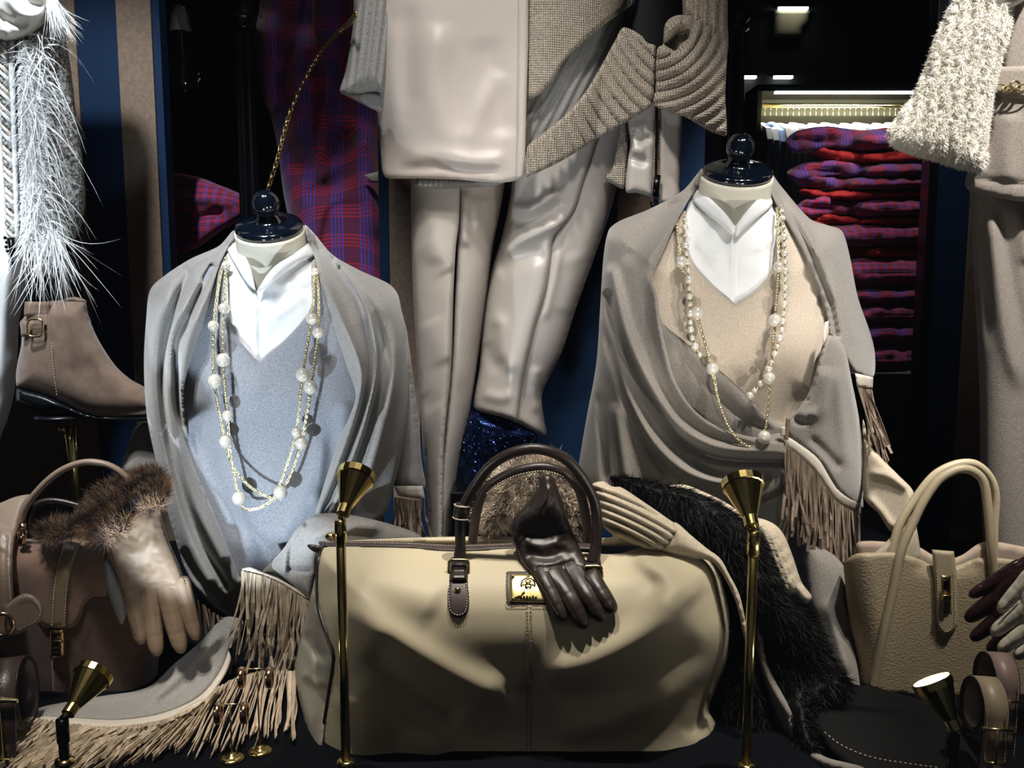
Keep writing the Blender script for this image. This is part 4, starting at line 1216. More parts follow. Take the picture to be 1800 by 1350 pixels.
    relief('placket', [(912, -330, 1), (931, -330, 1), (929, 60), (926, 160), (923, 270), (919, 311, 1), (906, 315, 1), (909, 200)], lambda x, y: bodyJ(x, y) - 0.020, m_jack, j, H=0.004, R=5, step=5)
    # zipped jacket front falling at the right
    relief('side_panel', [(1103, 170, 1), (1104, 217), (1108, 250), (1104, 280), (1100, 336), (1120, 339), (1146, 346, 1), (1152, 250), (1158, 170, 1)], 2.065, m_satin, j, H=0.014, R=16, step=4,
           ridges=[([(1108, 230), (1130, 245), (1148, 240)], 7, -0.008), ([(1104, 275), (1130, 285), (1142, 280)], 8, -0.008), ([(1110, 262), (1135, 265)], 8, 0.006)])
    relief('side_panel', [(1160, 170, 1), (1198, 170, 1), (1199, 205), (1194, 362, 1), (1158, 358, 1), (1157, 250)], 2.07, m_jack, j, H=0.010, R=10, step=5)
    relief('zip_tape', [(1147, 170, 1), (1161, 170, 1), (1160, 345, 1), (1146, 345, 1)], 2.065, m_knit, j, H=0.008, R=5, step=4)
    mb = MB()
    for k in range(42):
        y = 178 + k * 3.5
        mb.add(*g_box(P(1154 - (y - 200) * 0.01, y, 2.053), (0.006, 0.004, 0.0022)))
    z = mb.build('zip_teeth', m_darkmetal, j, smooth=False); z['kind'] = 'stuff'
    z = MB().add(*g_tube([P(1156, 308, 2.049), P(1154, 325, 2.045), P(1152, 345, 2.045)], 0.007, 10, True, 0.6)).build('zip_puller', m_darkmetal, j)
    MB().add(*g_torus(P(1150, 358, 2.045), 0.0075, 0.0022, (0.2, -1, 0))).build('puller_ring', m_darkmetal, z)
    # the left zipped edge glimpsed beside the hem
    # cardigan
    c = thing('knit_cardigan', (P(1090, 300, 2.05).x, 2.06, P(1090, 300, 2.05).z), 'oatmeal knit cardigan with wide ribbed hem and flared cuffs on the middle mannequin', 'cardigan')
    bodyC = lambda x, y: bodyJ(x, y)
    relief('knit_front', [(927, -330, 1), (1160, -330, 1), (1117, 0), (1100, 17), (1067, 40), (1027, 73), (993, 107), (973, 140), (947, 167), (926, 175, 1)], lambda x, y: bodyJ(x, y) - 0.004, m_knit, c, H=0.010, R=8, th=0.008, step=5,
           ridges=[([(960, 20), (950, 100), (940, 150)], 20, 0.006), ([(1010, 60), (980, 110)], 16, -0.004)])
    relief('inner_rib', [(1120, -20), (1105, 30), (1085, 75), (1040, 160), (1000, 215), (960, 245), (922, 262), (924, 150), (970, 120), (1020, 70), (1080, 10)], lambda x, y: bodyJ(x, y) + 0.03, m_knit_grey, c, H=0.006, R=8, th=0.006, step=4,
           hfun=lambda x, y: 0.003 * np.sin((x + 0.5 * y) * 0.36))  # grey knit colour stands in for the shadow below the knit front
    def hemrib(x, y):
        xb = np.array([920, 983, 1033, 1083, 1127, 1150]); yb = np.array([312, 283, 253, 223, 197, 180])
        m = np.interp(x, [930, 1000, 1060, 1150], [0.12, 0.35, 0.55, 0.75])
        ph = (x - m * (y - np.interp(x, xb, yb))) / 20.0
        return groove(ph, 0.0075)
    relief('ribbed_hem', [(1097, 48), (1127, 62), (1138, 75), (1153, 82), (1151, 133), (1146, 183), (1127, 198), (1083, 225), (1033, 255), (983, 285), (924, 313, 1), (925, 262), (950, 238), (993, 203), (1030, 160), (1060, 110), (1084, 66)],
           lambda x, y: np.minimum(bodyJ(x, y), 2.05) - 0.022, m_knit, c, H=0.010, R=8, th=0.01, step=3.5, hfun=hemrib)
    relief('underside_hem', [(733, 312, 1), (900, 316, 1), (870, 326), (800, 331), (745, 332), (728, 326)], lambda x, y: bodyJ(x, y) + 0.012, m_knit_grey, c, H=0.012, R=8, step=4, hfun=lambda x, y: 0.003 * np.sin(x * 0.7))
    # sleeve right
    def cuffrib(x, y):
        d = np.hypot(x - 1137, y - 20)
        return groove(d / 19.0, 0.008)
    relief('sleeve', [(1196, -330, 1), (1282, -330, 1), (1279, 30), (1277, 100), (1240, 110), (1210, 60), (1200, 20)], 2.02, m_knit, c, H=0.05, R=34, step=4, hfun=lambda x, y: groove((x + 0.05 * y) / 17.0, 0.007))
    relief('flared_cuff', [(1197, 26), (1222, 30), (1250, 40), (1277, 67), (1275, 167), (1277, 238), (1262, 236), (1250, 232), (1233, 222), (1200, 204), (1183, 200), (1150, 184), (1152, 157), (1153, 117), (1156, 84), (1165, 78), (1168, 47), (1178, 32)], [(1155, 150, 2.03), (1277, 60, 2.0), (1277, 238, 1.98), (1200, 30, 1.98), (1150, 182, 2.02), (1215, 120, 1.95)], m_knit, c,
           H=0.018, R=16, th=0.012, step=3.5, hfun=cuffrib, ridges=[([(1170, 60), (1185, 45), (1210, 36)], 7, 0.01), ([(1175, 90), (1195, 62), (1215, 62)], 12, -0.05)])
    # right lower knit glimpse left of the zip
    relief('side_rib', [(1098, 190), (1104, 230), (1102, 290), (1098, 330), (1080, 325), (1064, 312), (1078, 290), (1088, 240)], 2.08, m_knit, c, H=0.012, R=10, step=4, hfun=lambda x, y: 0.002 * np.sin((x - 0.2 * y) * 0.6))
    # left sleeve
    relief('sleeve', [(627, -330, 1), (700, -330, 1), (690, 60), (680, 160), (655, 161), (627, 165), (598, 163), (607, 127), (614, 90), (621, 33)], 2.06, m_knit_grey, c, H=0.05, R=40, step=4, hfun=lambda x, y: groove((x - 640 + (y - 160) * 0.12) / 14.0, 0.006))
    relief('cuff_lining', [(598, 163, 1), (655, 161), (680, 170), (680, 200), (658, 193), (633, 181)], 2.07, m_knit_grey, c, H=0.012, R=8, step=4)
    # black mannequin torso, added as the dark inside of the cardigan opening
    mq = thing('mannequin', (P(900, 900, 2.3).x, 2.25, 0.0), 'black mannequin body behind the open cardigan in the middle', 'mannequin')
    relief('mannequin_body', [(690, -345), (1210, -345), (1195, 60), (1170, 130), (1120, 250), (1060, 320), (800, 320), (700, 200)], 2.22, m_matblack, mq, H=0.06, R=60, step=14)
    mbx = MB().add(*g_lathe([(0.16, 0), (0.16, 0.01), (0.02, 0.02), (0.016, 0.9)], 24, Matrix.Translation((P(900, 900, 2.3).x, 2.28, 0))))
    mbx.build('support_rod', m_black, mq)
    # chain strap
    g = g_chain(path3([(626, 24), (612, 42), (590, 62), (560, 98), (535, 142), (512, 192), (500, 232), (486, 285), (470, 335)], [(620, 30, 2.0), (540, 140, 2.3), (470, 335, 2.4)], 3), 0.0125, 0.0028)
    tag(g.build('chain_strap', m_chain), 'dark gold curb chain strap hanging across the plaid coat', 'chain')
mid()

# ================================================================== LEFT MANNEQUIN
def leftm():
    Y = 1.98
    w = relief('white_trousers', [(-230, 20, 1), (20, 20, 1), (30, 200), (50, 400), (55, 440), (50, 490), (40, 535), (33, 570), (31, 622), (28, 665), (24, 695), (14, 735), (0, 772), (-15, 830), (-70, 860), (-230, 860, 1)], Y, m_white_wool, H=0.08, R=50, step=7,
               ridges=[([(10, 440), (5, 560), (-5, 700)], 12, 0.01), ([(35, 450), (28, 540), (20, 640)], 10, -0.006)])
    tag(w, 'white wool trousers of the mannequin at the left edge', 'trousers')
    j = thing('feather_jacket', (P(70, 430, 1.93).x, 1.95, P(70, 440, 1.93).z), 'grey boucle jacket with white ostrich feather trim at the left edge', 'jacket')
    relief('boucle_sleeve', [(25, 60), (60, 40), (95, 10), (112, 50), (123, 110), (134, 200), (143, 262), (150, 330), (148, 375), (136, 415), (118, 432), (80, 430), (40, 420), (28, 380)], 1.97, m_boucle, j, H=0.05, R=45, step=4, noise=(0.003, 14))
    relief('satin_band', [(12, 70, 1), (25, 70, 1), (29, 240), (34, 400), (30, 432, 1), (20, 430, 1), (18, 240)], 1.90, m_white_wool, j, H=0.008, R=6, step=5)
    # braided cord
    for s in range(3):
        pts = []
        for k in range(80):
            u = k / 79
            px = 2 + 17 * u ** 0.8; py = 72 + 348 * u
            a = u * 60 + s * 2.094
            pts.append(P(px + 5.5 * math.sin(a), py, 1.895 - 0.005 * math.cos(a)))
        MB().add(*g_tube(pts, 0.0042, 6)).build('braid_cord', [m_boucle, m_white_wool, m_trim][s], j)
    mb = MB()
    for k in range(60):
        py = 250 + k * 2.9
        mb.add(*g_sphere(P(2 + 12 * (py - 250) / 174, py, 1.89), 0.0014, 6, 4))
    mb.build('bead_edge', m_pearl, j)['kind'] = 'stuff'
    # zip end
    z = MB().add(*g_tube([P(18, 418, 1.885), P(22, 440, 1.885), P(23, 466, 1.885)], [0.007, 0.006, 0.003], 8)).build('zip_puller', m_darkmetal, j)
    mb = MB()
    for (px, py) in ((9, 418), (12, 426), (11, 434), (13, 441)):
        mb.add(*g_sphere(P(px, py, 1.885), 0.0035, 8, 6))
    mb.build('zip_charm', m_darkmetal, z)
    # feathers: barbs sweep out from the band, then droop
    rs = np.random.RandomState(5)
    n = 1500
    py = 75 + 355 * rs.rand(n) ** 0.95
    px = 28 + (py - 75) / 355 * 8 + rs.rand(n) * 14
    roots = unproj(px, py, 1.905 - rs.rand(n) * 0.02)
    d = np.stack([0.95 + 0.25 * rs.randn(n), -0.30 + 0.3 * rs.randn(n), 0.28 + 0.22 * rs.randn(n)], 1)
    L = 0.04 + 0.04 * rs.rand(n)
    strands_mesh('feather_trim', roots, d, L, 0.0019, m_feather, j, droop=(-0.25, -0.05, -0.95), segs=8, curl=0.35, seed=6)
    n = 300
    py = 60 + 370 * rs.rand(n)
    px = 36 + (py - 75) / 355 * 8 + rs.rand(n) * 42
    roots = unproj(px, py, 1.895 - rs.rand(n) * 0.02)
    d = np.stack([0.75 + 0.25 * rs.randn(n), -0.3 + 0.3 * rs.randn(n), 0.25 + 0.3 * rs.randn(n)], 1)
    strands_mesh('feather_trim', roots, d, 0.06 + 0.05 * rs.rand(n), 0.0026, m_feather, j, droop=(-0.35, -0.05, -1.25), segs=9, curl=0.3, seed=7)
    n = 130
    px = 45 + 60 * rs.rand(n); py = 400 + 30 * rs.rand(n)
    roots = unproj(px, py, 1.895 - rs.rand(n) * 0.02)
    d = np.stack([0.28 * rs.randn(n) + (px - 60) / 120, -0.25 + 0.2 * rs.randn(n), -0.8 + 0.2 * rs.randn(n)], 1)
    strands_mesh('feather_trim', roots, d, 0.05 + 0.07 * rs.rand(n), 0.0022, m_feather, j, droop=(0.0, 0, -0.3), segs=7, curl=0.35, seed=8)
    # satin blouse sleeve and the tuft beside it
    b = thing('satin_blouse', P(40, 75, 1.86), 'white satin blouse sleeve above the feather trim', 'blouse')
    relief('gathered_sleeve', [(-200, -260, 1), (96, -260, 1), (98, -100), (95, 5), (84, 32), (60, 56), (30, 70), (8, 72), (-60, 62), (-200, 50, 1)], 1.90, m_whitesatin, b, H=0.05, R=38, step=4,
           ridges=[([(-10, 20), (20, 40), (55, 44)], 7, -0.014), ([(10, -10), (30, 18), (55, 28), (80, 22)], 8, 0.014), ([(30, -20), (50, 5), (80, 10)], 6, -0.010), ([(0, 50), (10, 56), (20, 66)], 5, 0.008), ([(5, 30), (8, 66)], 4, -0.006)])
    n = 160
    px = 80 + 16 * rs.rand(n); py = -15 + 25 * rs.rand(n)
    roots = unproj(px, py, 1.87 - rs.rand(n) * 0.01)
    d = np.stack([0.35 + 0.15 * rs.randn(n), 0.15 * rs.randn(n), -0.9 + 0.1 * rs.randn(n)], 1)
    strands_mesh('feather_tuft', roots, d, 0.04 + 0.04 * rs.rand(n), 0.0024, m_feather, b, droop=(0.05, 0, -0.1), segs=5, curl=0.15, seed=9)
leftm()

# ================================================================== RIGHT MANNEQUIN
def rightm():
    tr = relief('wool_trousers', [(1702, 300, 1), (1708, 420), (1716, 560), (1722, 700), (1724, 860), (1732, 1010), (1740, 1060, 1), (1990, 1060, 1), (1990, 300, 1)], 2.08, m_taupewool, H=0.09, R=70, step=7,
                ridges=[([(1755, 345), (1770, 450), (1795, 560), (1830, 660)], 12, -0.009), ([(1740, 350), (1752, 470), (1770, 600), (1800, 700)], 14, 0.012), ([(1722, 350), (1732, 480), (1738, 620)], 8, -0.006), ([(1790, 360), (1810, 470)], 14, 0.012)])
    tag(tr, 'taupe wool trousers of the mannequin at the right edge', 'trousers')
    j = thing('belted_jacket', (P(1770, 340, 2.0).x, 2.02, P(1770, 345, 2.0).z), 'taupe wool jacket with a gold horsebit belt at the right edge', 'jacket')
    Yj = lambda x, y: 2.05 - 0.10 * np.sqrt(np.clip((np.asarray(x) - 1690) / 120.0, 0.01, 1))
    relief('jacket_body', [(1790, -330, 1), (1780, 20), (1766, 90), (1756, 150), (1742, 200), (1735, 250), (1700, 306), (1698, 330), (1720, 340), (1760, 349), (1800, 355), (1990, 366, 1), (1990, -330, 1)], Yj, m_taupewool, j, H=0.012, R=10, th=0.01, step=6,
           ridges=[([(1780, 190), (1770, 260), (1772, 330)], 18, 0.008), ([(1700, 310), (1750, 318), (1860, 330)], 4, -0.004, 'n')])
    relief('waist_belt', [(1750, 118, 1), (1800, 116), (1990, 108, 1), (1990, 186, 1), (1800, 174), (1744, 166, 1)], lambda x, y: Yj(x, y) - 0.012, m_taupewool, j, H=0.008, R=7, step=5)
    hb = MB()
    hb.add(*g_torus(P(1755, 154, 1.945), 0.011, 0.0022, (0, -1, 0.2), sx=1.3, sy=0.6))
    hb.add(*g_torus(P(1772, 157, 1.94), 0.009, 0.0022, (0, -1, 0.2), sx=1.2, sy=0.7))
    hb.add(*g_torus(P(1784, 151, 1.93), 0.009, 0.0026, (0, -1, 0)))
    hb.add(*g_torus(P(1800, 155, 1.925), 0.012, 0.0022, (0, -1, 0.2), sx=1.3, sy=0.6))
    hb.build('horsebit', m_gold, j)
    f = thing('fur_sleeve', P(1650, 300, 1.88), 'cream curly fur sleeve flaring above the plaid pile', 'sleeve')
    def rope(x, y):
        s = (x - 1735) * 1.0 + (y - 20) * 0.36
        return 0.007 * np.sin(s * 0.30 + 0.9 * np.sin(y * 0.09 + x * 0.03)) + 0.006 * vnoise(x / 24, y / 20, 4)
    fo = relief('fur_shell', [(1720, -120), (1692, -40), (1666, 20), (1642, 72), (1622, 128), (1602, 170), (1577, 205), (1560, 232), (1564, 252), (1600, 270), (1650, 284), (1690, 297), (1724, 302), (1734, 290), (1738, 230), (1750, 150), (1765, 90), (1779, 40), (1785, -40), (1790, -120)],
                1.94, m_furwhite, f, H=0.055, R=50, step=4, hfun=rope)
    fur(fo, 'fur_pile', 30000, 0.0048, 0.0014, m_furwhite, comb=(-0.1, -0.1, -0.9), jitter=0.4, curl=0.4, parent=f, segs=2)
    relief('satin_cuff', [(1690, -260, 1), (1688, -60), (1692, -5), (1705, 14), (1735, 22), (1765, 20), (1790, 8), (1810, -10), (1825, -60), (1840, -260, 1)], 1.93, m_whitesatin, f, H=0.05, R=28, step=4, ridges=[([(1700, 0), (1740, 8), (1800, -10)], 7, -0.008)])
rightm()
# ================================================================== BOOT on its stand
def boot():
    Y = 1.88
    t = thing('ankle_boot', P(90, 722, Y), 'taupe suede ankle boot with a gold ring buckle on a brass stand', 'boot')
    up = relief('suede_upper', [(43, 530, 1), (80, 530), (115, 527), (151, 528, 1), (156, 556), (167, 585), (181, 611), (204, 644), (230, 667), (252, 679), (266, 690), (275, 710), (276, 731, 1), (207, 733), (159, 729), (126, 716), (81, 694), (29, 680, 1), (28, 659), (31, 637), (37, 608), (38, 590), (35, 566), (42, 558)],
                Y, m_suede, t, H=0.036, R=38, step=4.5, ridges=[([(120, 660), (150, 650), (170, 640)], 18, -0.004), ([(92, 560), (94, 620), (99, 690)], 2.5, -0.003, 'n')])
    relief('top_opening', [(112, 527), (130, 522), (150, 527), (148, 533), (130, 531)], Y - 0.010, m_suede, t, H=0.004, R=3, step=3)
    relief('ankle_strap', [(36, 564, 1), (90, 564, 1), (91, 590, 1), (37, 592, 1)], Y - 0.030, m_suede, t, H=0.006, R=6, step=4)
    relief('pull_panel', [(43, 531, 1), (88, 531, 1), (89, 558, 1), (42, 556, 1)], Y - 0.028, m_suede, t, H=0.005, R=5, step=4)
    bk = [P(62 + 13.5 * np.sign(math.cos(a)) * abs(math.cos(a)) ** 0.6, 576 + 15.5 * np.sign(math.sin(a)) * abs(math.sin(a)) ** 0.6, Y - 0.047) for a in np.linspace(0, 2 * math.pi, 41)]
    MB().add(*g_tube(bk, 0.0024, 8, False)).build('ring_buckle', m_gold, t)
    stitches('stitching', [(90, 600), (93, 640), (100, 696)], Y - 0.040, m_thread, t, gap=5, ln=3, w=0.0012)
    relief('sole', [(28, 680, 1), (81, 694), (126, 716), (159, 729), (207, 733), (276, 732), (277, 738), (207, 741), (159, 737), (135, 731), (110, 722), (88, 720, 1), (84, 724, 1), (58, 718), (28, 705, 1)], Y, m_rubber, t, H=0.038, R=9, step=4)
    s = thing('boot_stand', (P(125, 740, Y).x, Y, 0), 'brass stand with a black disc under the taupe boot', 'stand')
    c = P(106, 731, Y)
    MB().add(*g_lathe([(0.001, -0.012), (0.022, -0.012), (0.047, -0.002), (0.047, 0.002), (0.001, 0.003)], 32, Matrix.Translation(c))).build('top_disc', m_rubber, s)
    q = P(122, 748, Y)
    MB().add(*g_tube([q, Vector((q.x + 0.004, q.y, 0.3)), Vector((q.x + 0.004, q.y, 0.01))], [0.012, 0.008, 0.006], 14)).build('pole', m_brass, s)
    MB().add(*g_sphere(P(110, 755, Y - 0.006), 0.008, 14, 10)).build('clamp_knob', m_brass, s)
    MB().add(*g_lathe([(0.001, 0), (0.07, 0), (0.07, 0.006), (0.02, 0.012), (0.01, 0.02)], 32, Matrix.Translation((q.x + 0.004, q.y, 0)))).build('base', m_brass, s)
boot()

# ================================================================== BROWN HANDBAG
def brown_bag():
    Y = 1.60
    t = thing('suede_handbag', (P(120, 1230, Y).x, 1.58, 0.0), 'brown suede flap handbag with leather straps at the left', 'handbag')
    bodyB = Body([(-120, 900), (60, 945), (190, 945), (262, 975), (284, 1060), (286, 1150), (275, 1230), (250, 1420), (-120, 1420)], 1.64, 0.10, 70)
    relief('bag_body', [(-90, 960), (60, 952), (190, 950), (250, 965), (280, 1040), (282, 1130), (272, 1215), (262, 1232), (-90, 1240)], bodyB, m_suede_bag, t, H=0.004, R=6, th=0.12, step=7)
    relief('flap', [(22, 955), (80, 950), (150, 949), (186, 950), (192, 990), (186, 1047), (169, 1048), (156, 1054), (147, 1068), (142, 1086), (133, 1099), (118, 1104), (89, 1104), (72, 1098), (62, 1080), (40, 1060), (18, 1058)],
           lambda x, y: bodyB(x, y) - 0.006, M_('flap_suede', '#755b4c', 0.92, var=(45, 0.22, 6), bump=('noise', 900, 0.35), sheen=0.25, spec=0.2), t, H=0.006, R=6, th=0.006, step=5)
    stitches('flap_stitching', [(186, 1052), (170, 1053), (160, 1060), (152, 1072), (146, 1090), (136, 1104)], lambda x, y: bodyB(x, y) - 0.013, m_thread_dk, t, gap=5, ln=3)
    st = relief('front_strap', [(116, 947), (143, 947), (133, 980), (123, 1015), (118, 1060), (117, 1104, 1), (87, 1104, 1), (91, 1050), (98, 1005), (108, 966)], lambda x, y: bodyB(x, y) - 0.014, m_strap, t, H=0.008, R=12, step=4)
    stitches('stitching', [(115, 952), (104, 985), (96, 1030), (91, 1100)], lambda x, y: bodyB(x, y) - 0.021, m_thread, st, gap=5, ln=3)
    stitches('stitching', [(138, 952), (127, 985), (118, 1025), (113, 1100)], lambda x, y: bodyB(x, y) - 0.021, m_thread, st, gap=5, ln=3)
    cl = relief('clasp', [(88, 1106, 1), (114, 1106, 1), (114, 1156, 1), (88, 1156, 1)], lambda x, y: bodyB(x, y) - 0.014, m_rose, t, H=0.006, R=3, step=4)
    c = P(101, 1128, float(bodyB(101, 1128)) - 0.026)
    MB().add(*g_box(c, (0.015, 0.006, 0.006), None, 0.001)).build('turn_lock', m_brass, cl)
    for py in (1112, 1140, 1148):
        MB().add(*g_box(P(101, py, float(bodyB(101, py)) - 0.022), (0.014, 0.003, 0.003), None, 0.0008)).build('clasp_bar', m_brass, cl)
    relief('lower_strap', [(90, 1157, 1), (116, 1157, 1), (118, 1235, 1), (94, 1235, 1)], lambda x, y: bodyB(x, y) - 0.004, m_suede_bag, t, H=0.004, R=4, step=5)
    # end gusset with side strap
    gs = relief('side_gusset', [(-120, 930), (-60, 902), (0, 884), (28, 873), (54, 870), (44, 888), (32, 925), (24, 965), (22, 1010), (26, 1070), (30, 1114, 1), (-20, 1130), (-120, 1140)],
           [(-60, 900, 1.60), (54, 870, 1.62), (22, 1000, 1.50), (30, 1114, 1.49), (-80, 1100, 1.52)], m_leather_tan, t, H=0.012, R=10, th=0.008, step=5, ridges=[([(10, 945), (9, 1000), (11, 1060)], 3, -0.004, 'n'), ([(0, 920), (-20, 960)], 30, 0.008)])
    stitches('stitching', [(18, 955), (16, 1010), (20, 1070), (24, 1108)], [(18, 955, 1.502), (16, 1010, 1.482), (24, 1108, 1.476)], m_thread, gs, gap=5, ln=3)
    tb = relief('strap_tab', [(20, 1056), (40, 1044), (60, 1047), (74, 1064), (76, 1080), (68, 1095), (48, 1105), (30, 1115), (10, 1110), (8, 1070)], 1.478, m_leather_tan, t, H=0.007, R=6, step=4)
    stitches('stitching', [(30, 1054), (48, 1048), (64, 1058), (71, 1076), (62, 1092), (44, 1101), (30, 1109)], 1.469, m_thread, tb, gap=5, ln=3)
    MB().add(*g_torus(P(3, 1098, 1.465), 0.017, 0.0035, (0.25, -1, 0.2))).build('strap_ring', m_rose, t)
    hd = path3([(37, 950), (36, 925), (42, 898), (62, 868), (92, 838), (122, 820), (155, 812), (188, 817), (214, 832), (240, 862), (255, 905), (258, 950)], [(37, 950, 1.56), (155, 812, 1.57), (258, 950, 1.58)], 5)
    hh = MB().add(*g_tube(hd, 0.0055, 10, True, 1.3)).build('top_handle', m_leather_tan, t)
    hd2 = path3([(50, 950), (50, 920), (60, 890), (85, 880), (120, 884), (160, 900), (190, 940)], [(50, 950, 1.62), (85, 880, 1.64), (190, 940, 1.64)], 5)
    MB().add(*g_tube(hd2, 0.005, 8)).build('rear_handle', m_dkleather, t)
    MB().add(*g_tube([P(40, 920, 1.55), P(39, 955, 1.545)], 0.006, 8)).build('handle_hinge', m_rose, hh)
    MB().add(*g_torus(P(39, 936, 1.54), 0.007, 0.0018, (0, -1, 0), sx=1, sy=1.4)).build('handle_ring', m_rose, hh)
brown_bag()

# ================================================================== GLOVES
def finger_outline(p0, p1, w0, w1):
    """rounded finger from root p0 to tip p1"""
    a = np.array(p0, float); b = np.array(p1, float)
    d = (b - a); L = np.hypot(*d); d /= L
    n = np.array([-d[1], d[0]])
    pts = []
    for u, w in ((0, w0), (0.35, w0 * 1.02), (0.7, w1 * 1.03), (0.88, w1 * 0.86), (0.97, w1 * 0.5)):
        pts.append(a + d * L * u + n * w / 2)
    pts.append(b)
    for u, w in ((0.97, w1 * 0.5), (0.88, w1 * 0.86), (0.7, w1 * 1.03), (0.35, w0 * 1.02), (0, w0)):
        pts.append(a + d * L * u - n * w / 2)
    return [tuple(p) for p in pts]

def glove(t, palm, fingers, Yp, mat, Hp=0.014, wr=(), step=3.5, thumb=None, seam=None):
    mb = MB()
    v, f, tri, fr, p2 = g_relief(palm, Yp, H=Hp, R=26, step=step, ridges=wr, noise=(0.0012, 22))
    mb.add(v.tolist(), f)
    pm = mb.build('glove_palm', mat, t)
    for i, (a, b, w0, w1) in enumerate(fingers):
        rd = []
        a_, b_ = np.array(a, float), np.array(b, float)
        for u in (0.45, 0.72):
            c = a_ + (b_ - a_) * u
            d = (b_ - a_) / np.hypot(*(b_ - a_)); n = np.array([-d[1], d[0]])
            rd.append(([tuple(c - n * w0 * 0.5), tuple(c), tuple(c + n * w0 * 0.5)], 3.0, -0.0005, 'n'))
        for sgn in (-0.27, 0.27):
            d = (b_ - a_) / np.hypot(*(b_ - a_)); n = np.array([-d[1], d[0]])
            rd.append(([tuple(a_ + n * w0 * sgn), tuple(a_ + (b_ - a_) * 0.5 + n * w0 * sgn), tuple(a_ + (b_ - a_) * 0.9 + n * w1 * sgn * 0.7)], 1.6, -0.0012, 'n'))
        YF = field(Yp)
        relief('glove_finger', finger_outline(a, b, w0, w1), (lambda k: (lambda x, y: YF(x, y) - 0.002 - 0.001 * k))(i), mat, t, H=0.0085, R=w0 * 0.5, step=step, ridges=rd)
    return pm

def tan_glove():
    t = thing('tan_glove', P(270, 1150, 1.46), 'taupe leather glove with a brown fur cuff lying on the brown handbag', 'glove')
    Yg = [(228, 907, 1.53), (290, 930, 1.53), (220, 1042, 1.49), (330, 1040, 1.50), (250, 1130, 1.475), (342, 1124, 1.49), (190, 960, 1.50)]
    glove(t, [(228, 912), (240, 898), (262, 892), (278, 890), (291, 936), (312, 987), (326, 1028), (334, 1046), (318, 1050), (296, 1046), (270, 1044), (246, 1048), (220, 1056), (212, 1036), (202, 1005), (191, 978), (185, 950), (205, 935)],
          [((230, 1030), (250, 1133), 34, 28), ((258, 1026), (277, 1154), 34, 31), ((288, 1022), (320, 1149), 35, 32), ((314, 1018), (346, 1126), 33, 27)], Yg, m_glove_tan,
          wr=[([(210, 960), (235, 975), (260, 965), (275, 940)], 10, 0.003), ([(205, 980), (240, 995), (270, 985)], 9, -0.002), ([(262, 905), (268, 940), (262, 970)], 10, 0.004), ([(225, 940), (245, 945)], 7, -0.004), ([(215, 1034), (260, 1030), (320, 1024)], 3, -0.002)])
    relief('glove_thumb', [(183, 985), (193, 990), (206, 1020), (218, 1050), (222, 1080), (214, 1098), (206, 1085), (194, 1055), (184, 1020)], 1.51, m_knit_grey, t, H=0.012, R=12, step=4)
    stitches('side_stitching', [(188, 958), (194, 985), (206, 1015), (216, 1045), (226, 1085), (240, 1120)], [(188, 958, 1.488), (216, 1045, 1.475), (240, 1120, 1.462)], m_thread_dk, t, gap=5, ln=3, w=0.0016)
    stitches('side_stitching', [(281, 900), (294, 945), (315, 995), (330, 1040)], [(281, 900, 1.518), (330, 1040, 1.49)], m_thread_dk, t, gap=5, ln=3, w=0.0016)
    fc = relief('fur_cuff', [(68, 945), (74, 925), (100, 918), (140, 915), (150, 890), (170, 866), (205, 848), (240, 832), (272, 826), (292, 845), (295, 872), (284, 892), (255, 902), (236, 908), (224, 932), (200, 948), (184, 954), (160, 945), (140, 937), (110, 945), (84, 952)],
                [(70, 940, 1.55), (150, 920, 1.53), (290, 850, 1.55), (220, 890, 1.52)], m_furbase, t, H=0.030, R=30, step=5, noise=(0.006, 40))
    fur(fc, 'fur_pile', 14000, 0.015, 0.0011, m_furbrown, comb=(-0.15, -0.2, 0.15), jitter=0.5, curl=0.25, parent=t, segs=2)
tan_glove()

# ================================================================== DUFFEL
DUF = Body([(540, 1010), (560, 962), (640, 952), (800, 950), (1000, 950), (1180, 945), (1262, 985), (1290, 1080), (1290, 1150), (1262, 1230), (1285, 1320), (1300, 1600), (480, 1600), (520, 1340), (540, 1150)], 1.50, 0.17, 130)
def duf_extra(x, y):
    h = 0
    for rd in DUF_R:
        h = h + ridge_h(np.stack([np.ravel(x), np.ravel(y)], 1), rd).reshape(np.shape(x))
    # the sides sag: fullest below the middle, drawn in above the base
    x = np.asarray(x, float); y = np.asarray(y, float)
    h = h + 0.016 * np.exp(-((y - 1120) / 70.0)**2) - 0.02 * np.exp(-((y - 1290) / 50.0)**2) * np.clip((x - 640) / 60, 0, 1) * np.clip((1250 - x) / 60, 0, 1)
    return h
DUF_R = [([(575, 1030), (640, 1090), (740, 1160), (850, 1215), (925, 1225)], 34, 0.020), ([(640, 1130), (720, 1200), (820, 1270)], 30, -0.018), ([(935, 1190), (1040, 1170), (1140, 1110), (1210, 1020)], 36, 0.022),
         ([(950, 1225), (1060, 1215), (1160, 1170), (1240, 1120)], 24, -0.016), ([(960, 1290), (1080, 1270), (1190, 1215), (1270, 1150)], 22, 0.014), ([(600, 1200), (680, 1280), (800, 1320)], 26, 0.014),
         ([(1210, 1300), (1240, 1250), (1262, 1225)], 14, -0.022), ([(1110, 985), (1170, 1010), (1230, 1060)], 24, 0.012), ([(1060, 990), (1120, 1000), (1160, 1040)], 16, -0.008), ([(890, 1225), (930, 1205)], 14, -0.008), ([(620, 1000), (700, 1030), (780, 1070)], 40, 0.008)]
def DY(off=0.0):
    return lambda x, y: DUF(x, y) - duf_extra(x, y) - off

